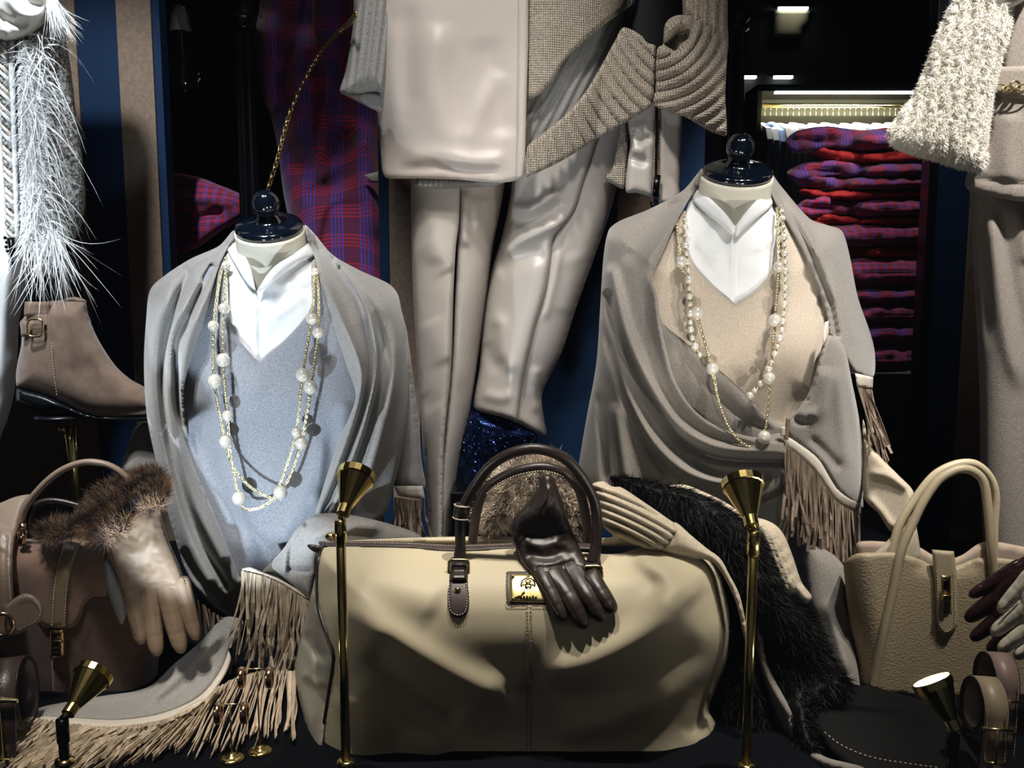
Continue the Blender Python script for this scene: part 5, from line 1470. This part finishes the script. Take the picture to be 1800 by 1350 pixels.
def duffel():
    t = thing('duffel_bag', (P(920, 1345, 1.4).x, 1.42, 0.0), 'large sand leather duffel bag with dark brown handles in the centre front', 'bag')
    relief('bag_front', [(574, 955, 1), (640, 957), (720, 960), (800, 966), (900, 960), (1000, 968), (1080, 974), (1140, 960), (1200, 962), (1248, 982), (1270, 1016), (1281, 1076), (1281, 1126), (1274, 1173), (1254, 1223), (1246, 1248), (1258, 1270), (1276, 1316), (1280, 1346, 1), (560, 1346, 1), (578, 1219), (587, 1153), (577, 1123), (560, 1066), (557, 1010), (564, 968)],
           DY(), m_canvas, t, H=0.006, R=6, th=0.2, step=6)
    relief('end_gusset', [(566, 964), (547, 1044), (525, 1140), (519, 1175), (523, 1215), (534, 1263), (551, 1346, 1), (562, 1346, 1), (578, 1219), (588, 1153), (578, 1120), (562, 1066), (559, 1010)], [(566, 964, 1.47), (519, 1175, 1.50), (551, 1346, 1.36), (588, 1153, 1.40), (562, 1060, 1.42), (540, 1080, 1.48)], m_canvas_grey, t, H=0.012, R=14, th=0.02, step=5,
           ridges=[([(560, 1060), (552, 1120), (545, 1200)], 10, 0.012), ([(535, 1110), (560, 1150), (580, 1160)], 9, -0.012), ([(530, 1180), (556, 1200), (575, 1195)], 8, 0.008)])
    pp = path3([(574, 955), (564, 967), (558, 1010), (560, 1066), (577, 1123), (587, 1153), (578, 1219), (566, 1300), (559, 1346)], DY(0.003), 5)
    MB().add(*g_tube(pp, 0.0034, 8)).build('piping', m_dkleather, t)
    # zip band along the top
    zb = relief('zip_band', [(560, 952, 1), (640, 951), (720, 953), (800, 957), (905, 953, 1), (1040, 955, 1), (1040, 966, 1), (905, 964, 1), (800, 969), (720, 963), (640, 961), (562, 961, 1)], DY(0.006), m_dkleather_b, t, H=0.005, R=5, step=4)
    stitches('stitching', [(570, 953.5), (640, 953.5), (720, 955.5), (800, 959.5), (905, 956)], DY(0.0115), m_thread, zb, gap=5, ln=3)
    relief('bag_back', [(600, 952), (700, 946), (850, 943), (1000, 946), (1200, 944), (1200, 960), (900, 958), (700, 956)], 1.56, m_canvas, t, H=0.02, R=8, step=6)
    MB().add(*g_sphere(P(581, 943, 1.47), 0.007, 12, 8, (1.3, 1, 0.9))).build('zip_stop', m_brass, t)
    relief('zip_pull_tab', [(540, 958), (555, 958), (566, 964), (560, 972), (548, 968)], 1.44, m_dkleather, t, H=0.004, R=4, step=3)
    # centre seam
    sm = relief('centre_seam', [(921, 1000, 1), (937, 1000, 1), (938, 1100), (936, 1345, 1), (922, 1345, 1), (923, 1100)], DY(0.004), m_canvas, t, H=0.003, R=4, step=5)
    stitches('stitching', [(926, 1066), (928, 1150), (926, 1340)], DY(0.0085), m_thread_dk, sm, gap=6.5, ln=2.5, w=0.0014)
    stitches('stitching', [(933, 1066), (934, 1150), (933, 1340)], DY(0.0085), m_thread_dk, sm, gap=6.5, ln=2.5, w=0.0014)
    # handles
    fh = [(808, 985), (809, 964), (810, 913), (820, 881), (836, 853), (857, 824), (883, 804), (911, 793), (942, 789), (973, 796), (999, 811), (1020, 835), (1036, 861), (1046, 887), (1050, 926), (1047, 964), (1042, 990)]
    Yh = [(808, 985, float(DY(0.012)(808, 985))), (810, 900, 1.38), (942, 789, 1.36), (1050, 900, 1.38), (1042, 990, float(DY(0.012)(1042, 990)))]
    p = path3(fh, Yh, 6)
    n = len(p)
    rad = [0.0078 + 0.0025 * max(0, 1 - min(i, n - 1 - i) / 5) for i in range(n)]
    h1 = MB().add(*g_tube(p, rad, 14)).build('front_handle', m_dkleather, t)
    rh = path3([(830, 960), (838, 900), (851, 863), (875, 843), (909, 828), (947, 821), (973, 824), (996, 834), (1018, 862), (1030, 910), (1034, 960)], [(830, 960, 1.50), (947, 821, 1.445), (1034, 960, 1.50), (851, 863, 1.46)], 6)
    h2 = MB().add(*g_tube(rh, 0.0075, 12)).build('rear_handle', m_dkleather, t)
    stitches('stitching', [(853, 870), (877, 850), (910, 835), (947, 828), (973, 831), (994, 840)], [(853, 870, 1.450), (947, 828, 1.436), (994, 840, 1.445)], m_thread, h2, gap=5, ln=3, w=0.0014)
    kp = MB()
    kp.add(*g_lathe([(0.0105, -0.011), (0.0115, -0.009), (0.0115, 0.009), (0.0105, 0.011)], 20, axis_matrix(P(811, 899, 1.378), (0.12, 0, 1))))
    kp.build('handle_keeper', m_dkleather, h1)
    for s in (-1, 1):
        MB().add(*g_torus(P(811, 899, 1.378) + Vector((0.0012 * s, 0, 0.0095 * s)), 0.0114, 0.0008, (0.12, 0, 1))).build('keeper_edge', m_thread, h1)
    # left tab with ring and rivet
    tabY = DY(0.004)
    tb = relief('handle_tab', [(789, 1018, 1), (823, 1018, 1), (826, 1055), (824, 1075), (812, 1087), (797, 1086), (787, 1073), (785, 1050)], tabY, m_dkleather_b, t, H=0.006, R=6, step=4)
    stitches('stitching', [(790, 1024), (789, 1055), (792, 1073), (804, 1081), (817, 1076), (821, 1058), (820, 1024)], DY(0.0105), m_thread, tb, gap=5, ln=3)
    MB().add(*g_sphere(P(804, 1038, float(tabY(804, 1038)) - 0.007), 0.0052, 12, 8, (1, 0.6, 0.9))).build('rivet', m_brass, tb)
    relief('tab_loop', [(793, 980, 1), (820, 980, 1), (823, 1000), (822, 1022, 1), (790, 1022, 1), (790, 1000)], DY(0.008), m_dkleather, t, H=0.010, R=8, step=4, ridges=[([(790, 1003), (822, 1003)], 4, -0.006, 'n')])
    rg = [P(806 + 18 * np.sign(math.cos(a)) * abs(math.cos(a)) ** 0.4, 1001 + 17 * np.sign(math.sin(a)) * abs(math.sin(a)) ** 0.5, float(DY(0.012)(806, 1001))) for a in np.linspace(0, 2 * math.pi, 33)]
    MB().add(*g_tube(rg, 0.0022, 8, False)).build('handle_ring', m_gold, t)
    relief('tab_loop', [(1026, 984, 1), (1056, 984, 1), (1058, 1003, 1), (1026, 1000, 1)], DY(0.012), m_dkleather, t, H=0.010, R=7, step=4)
    relief('handle_tab', [(1030, 1000, 1), (1058, 1002, 1), (1060, 1030), (1058, 1050), (1046, 1062), (1034, 1055), (1030, 1030)], tabY, m_dkleather_b, t, H=0.006, R=6, step=4)
    rg = [P(1042 + 17 * np.sign(math.cos(a)) * abs(math.cos(a)) ** 0.4, 1008 + 13 * np.sign(math.sin(a)) * abs(math.sin(a)) ** 0.5, float(DY(0.014)(1042, 1006))) for a in np.linspace(0, 2 * math.pi, 33)]
    MB().add(*g_tube(rg, 0.0018, 8, False)).build('handle_ring', m_gold, t)
    # name plate
    py = DY(0.003)
    pt = relief('plate_patch', [(886, 1008), (892, 1002), (980, 1003), (988, 1010), (988, 1062), (980, 1069), (893, 1069), (887, 1062)], py, m_dkleather_b, t, H=0.004, R=6, step=4)
    stitches('stitching', [(890, 1008), (890, 1063), (896, 1065), (980, 1065)], DY(0.0078), m_thread, pt, gap=4.5, ln=2.6)
    yf = DY(0.0085)
    ys = [(x, y, float(yf(x, y))) for x in (896, 936, 976) for y in (1009, 1034, 1059)]
    YP = TPS(ys)
    def PE(x, y, o=0.0036): return P(x, y, float(YP(np.array([x]), np.array([y]))[0]) - o)
    pl = relief('brass_plate', [(896, 1009, 1), (976, 1010, 1), (976, 1059, 1), (896, 1058, 1)], ys, M_('plate_gold', '#d9c98c', 0.38, 1.0), pt, H=0.002, R=2.5, step=4)
    em = MB()
    em.add(*g_torus(PE(928, 1028), 0.0098, 0.0012, (0, -1, 0.1)))
    em.add(*g_torus(PE(928, 1028), 0.0072, 0.0006, (0, -1, 0.1)))
    em.add(*g_torus(PE(928, 1022.5), 0.0032, 0.0011, (0, -1, 0.1), 16))
    em.add(*g_torus(PE(928.5, 1031), 0.0040, 0.0012, (0, -1, 0.1), 16))
    em.add(*g_tube([PE(925, 1014), PE(931, 1014)], 0.0016, 8))
    for i, w in enumerate((5, 4, 6, 4, 5, 4)):
        em.add(*g_box(PE(916 + i * 5.2, 1050), (0.0032, 0.002, 0.0045 if i % 2 else 0.0055), None, 0.0005))
    em.add(*g_tube([PE(903, 1053), PE(913, 1047), PE(922, 1040)], 0.0012, 6))
    em.build('embossed_emblem', m_brass, pl)
    for (px, pyy) in ((901, 1014), (901, 1053), (971, 1014), (971, 1053)):
        MB().add(*g_sphere(PE(px, pyy), 0.0028, 10, 6, (1, 0.6, 1))).build('plate_rivet', m_gold, pl)
duffel()

def dark_glove():
    t = thing('dark_glove', P(1000, 1100, 1.30), 'espresso leather glove draped over the duffel front', 'glove')
    gy = lambda x, y: np.where(np.asarray(y) > 975, DY(0.013)(x, y), np.minimum(DY(0.013)(x, np.full(np.shape(y), 975.0)), DY(0.013)(x, y)) + np.clip((975 - np.asarray(y)) / 150.0, 0, 1) * 0.02)
    samples = [(x, y, float(gy(np.array([x]), np.array([y]))[0])) for x, y in ((905, 925), (955, 840), (990, 900), (925, 985), (1000, 985), (990, 1085), (1025, 1100), (1060, 1090), (1075, 1070), (960, 1010), (1030, 1040))]
    glove(t, [(952, 838), (962, 833), (972, 838), (984, 868), (999, 915), (1012, 946), (1026, 978), (1034, 998), (1020, 1004), (1000, 1006), (975, 1010), (950, 1012), (930, 1008), (914, 985), (902, 951), (897, 925), (906, 905), (927, 884), (945, 858)],
          [((943, 990), (993, 1093), 32, 29), ((972, 992), (1030, 1106), 32, 31), ((1001, 985), (1061, 1094), 31, 30), ((1035, 1004), (1081, 1078), 27, 26)], samples, m_glove_dk,
          wr=[([(915, 945), (950, 960), (990, 950)], 8, 0.005), ([(920, 970), (960, 980), (1000, 965)], 8, -0.004), ([(965, 850), (960, 880), (940, 910)], 8, 0.006), ([(935, 1000), (980, 996), (1015, 985)], 4, -0.003)])
    stitches('side_stitching', [(903, 940), (909, 965), (922, 992), (938, 1010), (954, 1036), (971, 1066), (981, 1082)], [(a, b, c - 0.008) for a, b, c in samples], m_thread_dk, t, gap=4.5, ln=3, w=0.002)
    f = relief('fur_lining', [(842, 905), (855, 880), (872, 846), (895, 818), (930, 806), (975, 806), (992, 818), (1010, 850), (1034, 900), (1038, 938), (1010, 945), (985, 920), (960, 900), (930, 905), (905, 915), (880, 930), (862, 936), (848, 926)], 1.55, m_furbase2, t, H=0.03, R=26, step=5, noise=(0.006, 30))
    fur(f, 'fur_pile', 9000, 0.017, 0.0012, m_furmott, comb=(-0.2, -0.2, 0.2), jitter=0.5, curl=0.25, parent=t)
dark_glove()

# ================================================================== RIBBED SWEATER + BLACK FUR draped behind the bag
def ribs(p0, p1, per, amp):
    d = np.array(p1, float) - np.array(p0, float); d /= np.hypot(*d); n = np.array([-d[1], d[0]])
    def f(x, y):
        return amp * np.clip(1.7 * np.sin(((x - p0[0]) * n[0] + (y - p0[1]) * n[1]) / per * 6.283), -1, 0.7)
    return f
def ribbed():
    t = thing('ribbed_sweater', P(1150, 980, 1.42), 'cream rib-cuffed sweater lying across the right end of the duffel', 'sweater')
    def bend(x, y):   #   # rib lines curve along the cuff
        u = (x - 1045) / 150.0
        c = 852 + 44 * u + 26 * u * u
        return groove((y - c) / (14.0 + 1.5 * u), 0.007, 0.15)
    Yc = [(1045, 870, 1.44), (1190, 930, 1.40), (1100, 950, 1.40), (1260, 980, 1.38)]
    relief('ribbed_cuff', [(1040, 852), (1059, 846), (1076, 855), (1093, 857), (1137, 886), (1176, 913), (1198, 929), (1190, 944), (1162, 967), (1118, 959), (1081, 942), (1060, 924), (1052, 888), (1044, 866)], Yc, m_cream_knit, t, H=0.028, R=34, step=3.5, hfun=bend)
    relief('sleeve', [(1186, 918), (1216, 942), (1240, 962), (1266, 982), (1282, 1010), (1300, 1046), (1312, 1100), (1318, 1140), (1308, 1120), (1294, 1060), (1270, 1010), (1248, 986), (1206, 981), (1160, 968), (1175, 940)], [(1186, 918, 1.40), (1260, 980, 1.39), (1318, 1140, 1.36), (1300, 1050, 1.37)], m_cream_knit, t, H=0.022, R=24, step=5)
    relief('shoulder_edge', [(1172, 856), (1203, 852), (1240, 866), (1277, 884), (1305, 905), (1325, 925), (1300, 916), (1252, 884), (1203, 864)], 1.50, m_cream_knit, t, H=0.014, R=8, step=4)
    relief('ribbed_cuff', [(1318, 915), (1335, 911), (1362, 922), (1379, 942), (1394, 979), (1409, 1023), (1427, 1049), (1417, 1061), (1397, 1044), (1379, 1048), (1367, 1025), (1350, 979), (1338, 950)], [(1330, 915, 1.47), (1390, 1000, 1.46), (1420, 1055, 1.45)], m_cream_knit, t, H=0.024, R=24, step=3.5,
           hfun=lambda x, y: 0.003 * np.clip((y - 925) / 40, 0, 1) * np.clip(1.7 * np.sin((x - 1362 - (y - 940) * 0.40) / 9.5 * 6.283), -1, 0.6))
ribbed()
def black_fur():
    t = thing('black_fur_stole', (P(1350, 1200, 1.42).x, 1.45, 0.0), 'black fur stole draped between the duffel and the taupe shawl', 'stole')
    Yf = [(1080, 840, 1.52), (1200, 870, 1.48), (1300, 940, 1.44), (1350, 1050, 1.42), (1440, 1180, 1.45), (1420, 1300, 1.36), (1290, 1100, 1.44), (1300, 1300, 1.42)]
    f = relief('fur_body', [(1072, 838), (1106, 838), (1167, 852), (1203, 860), (1252, 880), (1301, 911), (1335, 948), (1362, 1006), (1380, 1048), (1427, 1084), (1447, 1130), (1463, 1166), (1492, 1206), (1450, 1230), (1430, 1262), (1440, 1320), (1420, 1330), (1396, 1290), (1362, 1215), (1336, 1150), (1316, 1100), (1296, 1045), (1268, 985), (1216, 940), (1176, 912), (1137, 884), (1093, 856)],
               Yf, m_furblack, t, H=0.028, R=26, step=6, noise=(0.006, 50))
    fur(f, 'fur_pile', 18000, 0.022, 0.0012, m_furblack, comb=(0.45, -0.05, -0.9), lift=0.35, jitter=0.4, curl=0.2, parent=t)
    g = relief('fur_body', [(1258, 985), (1282, 1010), (1300, 1060), (1316, 1110), (1336, 1180), (1350, 1260), (1380, 1350), (1290, 1350), (1275, 1300), (1262, 1250), (1276, 1180), (1288, 1120), (1284, 1060), (1266, 1010)], [(1270, 1000, 1.46), (1330, 1340, 1.42), (1280, 1340, 1.44)], m_furblack, t, H=0.02, R=20, step=7)
    fur(g, 'fur_pile', 5000, 0.020, 0.0012, m_furblack, comb=(0.1, -0.1, -0.9), lift=0.7, jitter=0.4, parent=t, seed=9)
black_fur()

def black_suede():
    t = thing('black_suede_jacket', (P(1560, 1345, 1.3).x, 1.33, 0.0), 'folded black suede garment with stitched seam at the lower right', 'garment')
    Yb = [(1440, 1215, 1.46), (1520, 1206, 1.48), (1660, 1250, 1.42), (1450, 1300, 1.34), (1560, 1345, 1.27), (1700, 1345, 1.27)]
    relief('folded_body', [(1416, 1222), (1440, 1212), (1480, 1203), (1525, 1206), (1570, 1216), (1620, 1232), (1680, 1250), (1700, 1300), (1720, 1372), (1520, 1372), (1490, 1345), (1460, 1320), (1440, 1290), (1424, 1260)], Yb, m_blacksuede, t, H=0.02, R=18, th=0.02, step=6,
           ridges=[([(1430, 1222), (1520, 1240), (1620, 1246)], 6, 0.008), ([(1440, 1240), (1540, 1258), (1640, 1266)], 8, -0.008), ([(1500, 1270), (1600, 1264), (1650, 1278)], 8, 0.008)])
    stitches('seam_stitching', [(1446, 1284), (1480, 1310), (1530, 1330), (1590, 1341), (1650, 1349)], [(a, b, c - 0.026) for a, b, c in Yb], m_thread, t, gap=9, ln=4, w=0.0014)
black_suede()

# ================================================================== TOTE
def tote():
    t = thing('pebbled_tote', (P(1650, 1225, 1.52).x, 1.54, 0.0), 'beige pebbled leather tote with a gold turn lock at the right', 'tote bag')
    TB = Body([(1476, 960), (1486, 1060), (1500, 1160), (1512, 1420), (1880, 1420), (1880, 940), (1700, 800), (1500, 940)], 1.60, 0.075, 60)
    top_back = [(1506, 972), (1508, 953), (1554, 952), (1613, 961), (1640, 976), (1660, 984), (1690, 976), (1731, 952), (1800, 961), (1870, 975), (1870, 1010), (1510, 1000)]
    relief('back_panel', top_back, 1.64, m_tote_in, t, H=0.008, R=6, th=0.006, step=7)
    relief('front_panel', [(1484, 990), (1503, 974), (1540, 971), (1579, 972), (1617, 983), (1640, 994), (1681, 994), (1705, 985), (1731, 979), (1800, 986), (1880, 996), (1880, 1230, 1), (1620, 1226), (1516, 1210), (1503, 1160), (1491, 1075), (1484, 1010)], TB, m_tote, t, H=0.006, R=5, th=0.05, step=6,
           ridges=[([(1600, 985), (1660, 1000), (1730, 985)], 14, -0.006)])
    def ty(off): return lambda x, y: TB(x, y) - off
    for nm, pts, Yh in (('front_handle', [(1535, 1206), (1554, 1109), (1571, 1033), (1584, 970), (1605, 919), (1626, 877), (1651, 843), (1681, 826), (1706, 826), (1727, 843), (1735, 877), (1740, 928), (1744, 980), (1750, 1040), (1760, 1120)], None),
                        ('rear_handle', [(1560, 1000), (1579, 928), (1609, 877), (1643, 835), (1681, 816), (1714, 816), (1740, 839), (1750, 873), (1747, 930), (1746, 1000)], 1)):
        if Yh is None:
            q = cr(pts, False, 6)
            yy = np.where(q[:, 1] > 960, TB(q[:, 0], np.maximum(q[:, 1], 975)) - 0.010, TB(q[:, 0], np.full(len(q), 975.0)) - 0.010 + (960 - np.minimum(q[:, 1], 960)) * 0.00012)
            yy = np.convolve(np.pad(yy, 4, 'edge'), np.ones(9) / 9, 'valid')
            p = [Vector(v) for v in unproj(q[:, 0], q[:, 1], yy).tolist()]
        else:
            p = path3(pts, 1.615, 6)
        MB().add(*g_tube(p, 0.0072, 12)).build(nm, m_tote_sm, t)
    fl = relief('closure_flap', [(1638, 966, 1), (1677, 969, 1), (1682, 1016), (1683, 1090), (1678, 1108), (1666, 1117), (1653, 1112), (1646, 1095), (1643, 1040)], ty(0.008), m_tote_sm, t, H=0.006, R=6, step=4)
    stitches('stitching', [(1647, 1000), (1649, 1060), (1651, 1095), (1662, 1111), (1676, 1100), (1678, 1060), (1676, 1000)], ty(0.0145), m_thread, fl, gap=5, ln=3)
    lk = relief('lock_plate', [(1653, 1011, 1), (1672, 1012, 1), (1673, 1080, 1), (1655, 1079, 1)], ty(0.014), m_gold, fl, H=0.0025, R=2.5, step=4)
    yk = float(TB(1663, 1050)) - 0.022
    MB().add(*g_box(P(1662, 1028, yk), (0.008, 0.004, 0.016), None, 0.001)).build('turn_slot', m_darkmetal, lk)
    MB().add(*g_box(P(1663, 1050, yk), (0.014, 0.008, 0.010), None, 0.002)).build('turn_knob', m_brass, lk)
    s = thing('cream_scarf', P(1560, 985, 1.62), 'cream scarf running from behind the shawl into the beige tote', 'scarf')
    relief('scarf_fall', [(1516, 740), (1530, 780), (1548, 804), (1580, 836), (1606, 866), (1596, 900), (1570, 936), (1545, 904), (1518, 872)], [(1516, 740, 1.80), (1606, 866, 1.66), (1570, 936, 1.66), (1518, 870, 1.76)], m_cream_knit, s, H=0.016, R=14, th=0.008, step=5,
           ridges=[([(1525, 830), (1565, 838), (1600, 862)], 7, 0.010), ([(1522, 870), (1548, 900), (1570, 930)], 7, 0.010)])
    relief('scarf_end', [(1535, 976), (1560, 950), (1585, 920), (1606, 898), (1612, 930), (1616, 985), (1580, 995), (1545, 990)], 1.625, m_cream_knit, s, H=0.016, R=14, step=5, ridges=[([(1560, 985), (1585, 950), (1605, 915)], 9, -0.008)])
tote()

def right_gloves():
    d = thing('oxblood_glove', P(1770, 1120, 1.36), 'oxblood leather glove fingers resting against the tote', 'glove')
    Y = 1.40
    glove(d, [(1740, 1040), (1780, 990), (1850, 960), (1880, 1000), (1870, 1080), (1800, 1130), (1760, 1125), (1740, 1090)],
          [((1800, 998), (1703, 1048), 34, 24), ((1790, 1028), (1696, 1090), 36, 30), ((1775, 1075), (1706, 1124), 32, 26), ((1800, 1095), (1735, 1145), 30, 26)], Y, m_burg)
    c = thing('ivory_glove', P(1790, 1150, 1.33), 'ivory leather glove with dark stitching on top of the oxblood glove', 'glove')
    Y = 1.365
    glove(c, [(1790, 1045), (1830, 1000), (1900, 1000), (1900, 1120), (1830, 1150), (1795, 1110)],
          [((1815, 1012), (1755, 1076), 32, 27), ((1825, 1048), (1742, 1116), 34, 29), ((1830, 1090), (1754, 1144), 33, 28), ((1840, 1118), (1782, 1156), 28, 24)], Y, m_glove_cr)
    stitches('stitching', [(1763, 1072), (1780, 1052), (1800, 1030)], Y - 0.0145, m_thread_dk, c, gap=4.5, ln=2.5, w=0.0022)
    stitches('stitching', [(1788, 1152), (1800, 1146)], Y - 0.0145, m_thread_dk, c, gap=4.5, ln=2.5, w=0.002)
right_gloves()

# ================================================================== BELTS
def coil_belt(name, label, ctr, Y, R, width, ax, mat, inner, turns=2.4, tail=None, tail_px=None, buckle=None):
    """a rolled belt: spiral strip whose rolling axis is ax; a straight end hangs at the front"""
    c = P(ctr[0], ctr[1], Y)
    ax = Vector(ax).normalized()
    up = Vector((0, 0, 1)); up = (up - ax * up.dot(ax)).normalized()
    fw = ax.cross(up)
    if fw.y > 0: fw = -fw
    t = thing(name, (c.x, c.y, c.z - R), label, 'belt', 'rolled belts on the floor')
    pts = []
    n = int(turns * 36)
    for i in range(n + 1):
        a = 2 * math.pi * i / 36
        r = R - 0.0042 * i / 36
        pts.append(c + fw * math.cos(a) * r + up * math.sin(a) * r)
    if tail:
        pts = [pts[0] - up * tail * (1 - k / 8) for k in range(8)] + pts
    MB().add(*g_ribbon(pts, width, 0.0034, ax)).build('belt_strap', mat, t)
    ed = MB()
    for s in (-1, 1):
        for k in (-1, 1):
            ed.add(*g_tube([p + ax * s * width / 2 for p in pts], 0.0016, 5))
    ed.build('edge_paint', inner, t)
    return t, c, ax, up, fw

def belts():
    t, c, ax, up, fw = coil_belt('rolled_belt', 'dark brown grained belt rolled up at the left edge with a gold buckle', (22, 1222), 1.36, 0.055, 0.042, (0.97, 0.18, 0.05), m_belt_dk, m_dkleather, turns=2.3)
    b0 = P(0, 1232, 1.285)
    MB().add(*g_box(b0 + Vector((0, 0, 0)), (0.05, 0.006, 0.006), None, 0.0015)).build('buckle_bar', m_gold, t)
    MB().add(*g_box(P(-2, 1290, 1.285), (0.010, 0.006, 0.09), None, 0.0015)).build('buckle_stem', m_gold, t)
    MB().add(*g_box(P(0, 1336, 1.285), (0.03, 0.006, 0.006), None, 0.0015)).build('buckle_bar', m_gold, t)
    MB().add(*g_ribbon([P(0, 1225, 1.292), P(2, 1290, 1.293), P(2, 1352, 1.294)], 0.042, 0.0034, Vector((1, 0, 0)))).build('belt_end', m_belt_dk, t)
    for nm, lab, ctr, Y, mat, bx in (('rolled_belt', 'taupe belt rolled up at the right, behind the sand belt', (1750, 1194), 1.32, m_belt_taupe, (1748, 1778)),
                                     ('rolled_belt', 'sand belt rolled up at the right front, its gold bar buckle hanging', (1729, 1240), 1.24, m_belt_sand, (1724, 1768))):
        t, c, ax, up, fw = coil_belt(nm, lab, ctr, Y, 0.038, 0.031, (-1.0, 0.05, 0.05), mat, m_dkleather, turns=2.6, tail=0.085)
        front = c + fw * 0.040
        sd = ax
        def at(u, dz): return front + ax * u + Vector((0, 0, dz)) + fw * 0.004
        dz = -0.012
        MB().add(*g_tube([at(-0.019, dz), at(0.019, dz)], 0.0022, 8)).build('buckle_bar', m_gold, t)
        MB().add(*g_tube([at(0, dz), at(0, dz - 0.047)], 0.0026, 8)).build('buckle_stem', m_gold, t)
        MB().add(*g_tube([at(-0.014, dz - 0.047), at(0.014, dz - 0.047)], 0.0022, 8)).build('buckle_bar', m_gold, t)
        mb = MB()
        for k in range(26):
            for s in (-1, 1):
                q = at(s * 0.0130, 0.012 - k * 0.0042) - fw * 0.0022
                mb.add(*g_box(q, (0.001, 0.001, 0.0026)))
        mb.build('stitching', m_thread, t, smooth=False)['kind'] = 'stuff'
belts()

# ================================================================== EARRINGS
def earrings():
    for i, (bx, by, px, py, x0, x1, lab) in enumerate(((408, 1335, 405, 1237, 383, 429, 'nearer the corner, with the lower bar'), (457, 1322, 453, 1175, 424, 473, 'taller, with the higher bar'))):
        Y = float(floor_y(by))
        b = P(bx, by, Y); b.z = 0
        s = thing('earring_stand', b, 'brass earring stand on a round foot, ' + lab, 'stand', 'earring stands')
        MB().add(*g_lathe([(0.001, 0), (0.0175, 0), (0.0175, 0.003), (0.013, 0.005), (0.006, 0.006), (0.005, 0.009), (0.001, 0.010)], 28, Matrix.Translation(b))).build('foot', m_brass, s)
        top = P(px, py, Y)
        MB().add(*g_tube([b + Vector((0, 0, 0.008)), Vector((b.x, Y, top.z))], 0.0012, 8)).build('stem', m_chain, s)
        a, c = P(x0, py, Y - 0.001), P(x1, py, Y - 0.001)
        a.z = c.z = top.z
        MB().add(*g_tube([a, c], 0.0008, 6)).build('cross_bar', m_gold, s)
        for q, side in ((a, 'left'), (c, 'right')):
            e = MB().add(*g_torus(q + Vector((0, 0, -0.0135)), 0.0130, 0.0030, (1.0, 0.12, 0), 28, 10, 1.7)).build('hoop_earring', m_rose)
            tag(e, 'chunky rose gold hoop earring on the %s end of the %s stand' % (side, 'taller' if i else 'shorter'), 'earring', 'hoop earrings')
earrings()

# ================================================================== FLOOR SPOT LAMPS
def lamp(neck, rim, hw, Y, lean, pole_px, label, energy, color, angle, black_pole=False, collar=None):
    a = P(neck[0], neck[1], Y)
    b = P(rim[0], rim[1], Y + lean)
    ax = (b - a)
    L = ax.length
    ax.normalize()
    r = hw / ppm(Y)
    x0 = P(pole_px[0], pole_px[1], Y)
    t = thing('floor_spotlight', (x0.x, Y, 0), label, 'spotlight', 'brass floor spotlights')
    Mx = axis_matrix(a, ax)
    hd = MB().add(*g_lathe([(0.006, 0), (r * 0.34, 0.0005), (r * 0.34, L * 0.20), (r * 0.36, L * 0.21), (r * 0.93, L * 0.84), (r * 1.0, L * 0.85), (r * 1.02, L * 0.99), (r * 0.98, L), (r * 0.9, L * 0.995), (r * 0.9, L * 0.96)], 20, Mx)).build('lamp_head', m_brass, t, smooth=False)
    MB().add(*g_lathe([(0.0005, L * 0.955), (r * 0.88, L * 0.955), (r * 0.88, L * 0.962), (0.0005, L * 0.962)], 24, Mx)).build('lens', m_lens, hd)
    rb = 0.0062
    mats = m_rubber if black_pole else m_brass
    top = x0.copy()
    MB().add(*g_tube([a + ax * 0.002, top + Vector((0, 0, 0.001))], 0.004, 10)).build('swivel', m_brass, t)
    MB().add(*g_tube([top, Vector((top.x, Y, top.z - 0.03))], rb * 1.25, 16)).build('pole_sleeve', m_brass if not black_pole else m_darkmetal, t)
    MB().add(*g_tube([Vector((top.x, Y, top.z - 0.03)), Vector((top.x, Y, 0.0))], rb, 16)).build('pole', m_darkmetal if black_pole else m_brass, t)
    zc = P(pole_px[0], collar, Y).z if collar else 0.05
    MB().add(*g_lathe([(rb, -0.004), (rb * 1.9, -0.003), (rb * 1.9, 0.002), (rb, 0.004)], 20, Matrix.Translation((top.x, Y, max(zc, 0.02))))).build('collar', m_brass, t)
    MB().add(*g_lathe([(0.001, 0), (0.034, 0), (0.034, 0.004), (0.012, 0.008), (rb, 0.012)], 28, Matrix.Translation((top.x, Y, 0)))).build('foot', m_darkmetal if black_pole else m_brass, t)
    l = bpy.data.lights.new('lamp_beam', 'SPOT')
    l.energy = energy; l.color = color; l.spot_size = math.radians(angle); l.spot_blend = 0.5; l.shadow_soft_size = 0.006
    o = bpy.data.objects.new('lamp_beam', l); COL.objects.link(o)
    o.location = a + ax * (L + 0.002)
    o.rotation_euler = ax.to_track_quat('-Z', 'Y').to_euler()
EA, EB, EC, ED = 18, 3.5, 3.5, 10
lamp((119, 1256), (167, 1182), 37, 1.15, 0.055, (109, 1264), 'short brass floor spotlight on a black pole at the lower left', EA, (0.72, 0.86, 1.0), 66, True, 1338)
lamp((602, 905), (628, 832), 36, 1.20, 0.05, (598, 914), 'tall brass floor spotlight in front of the duffel left end', EB, NEUT, 80, False, 1340)
lamp((1322, 926), (1304, 845), 39, 1.20, 0.05, (1325, 934), 'tall brass floor spotlight in front of the duffel right end', EC, NEUT, 80, False, 1346)
lamp((1680, 1282), (1637, 1194), 38, 1.12, 0.022, (1676, 1288), 'short brass floor spotlight at the lower right with its lens glowing', ED, WARM, 92, True, 1420)
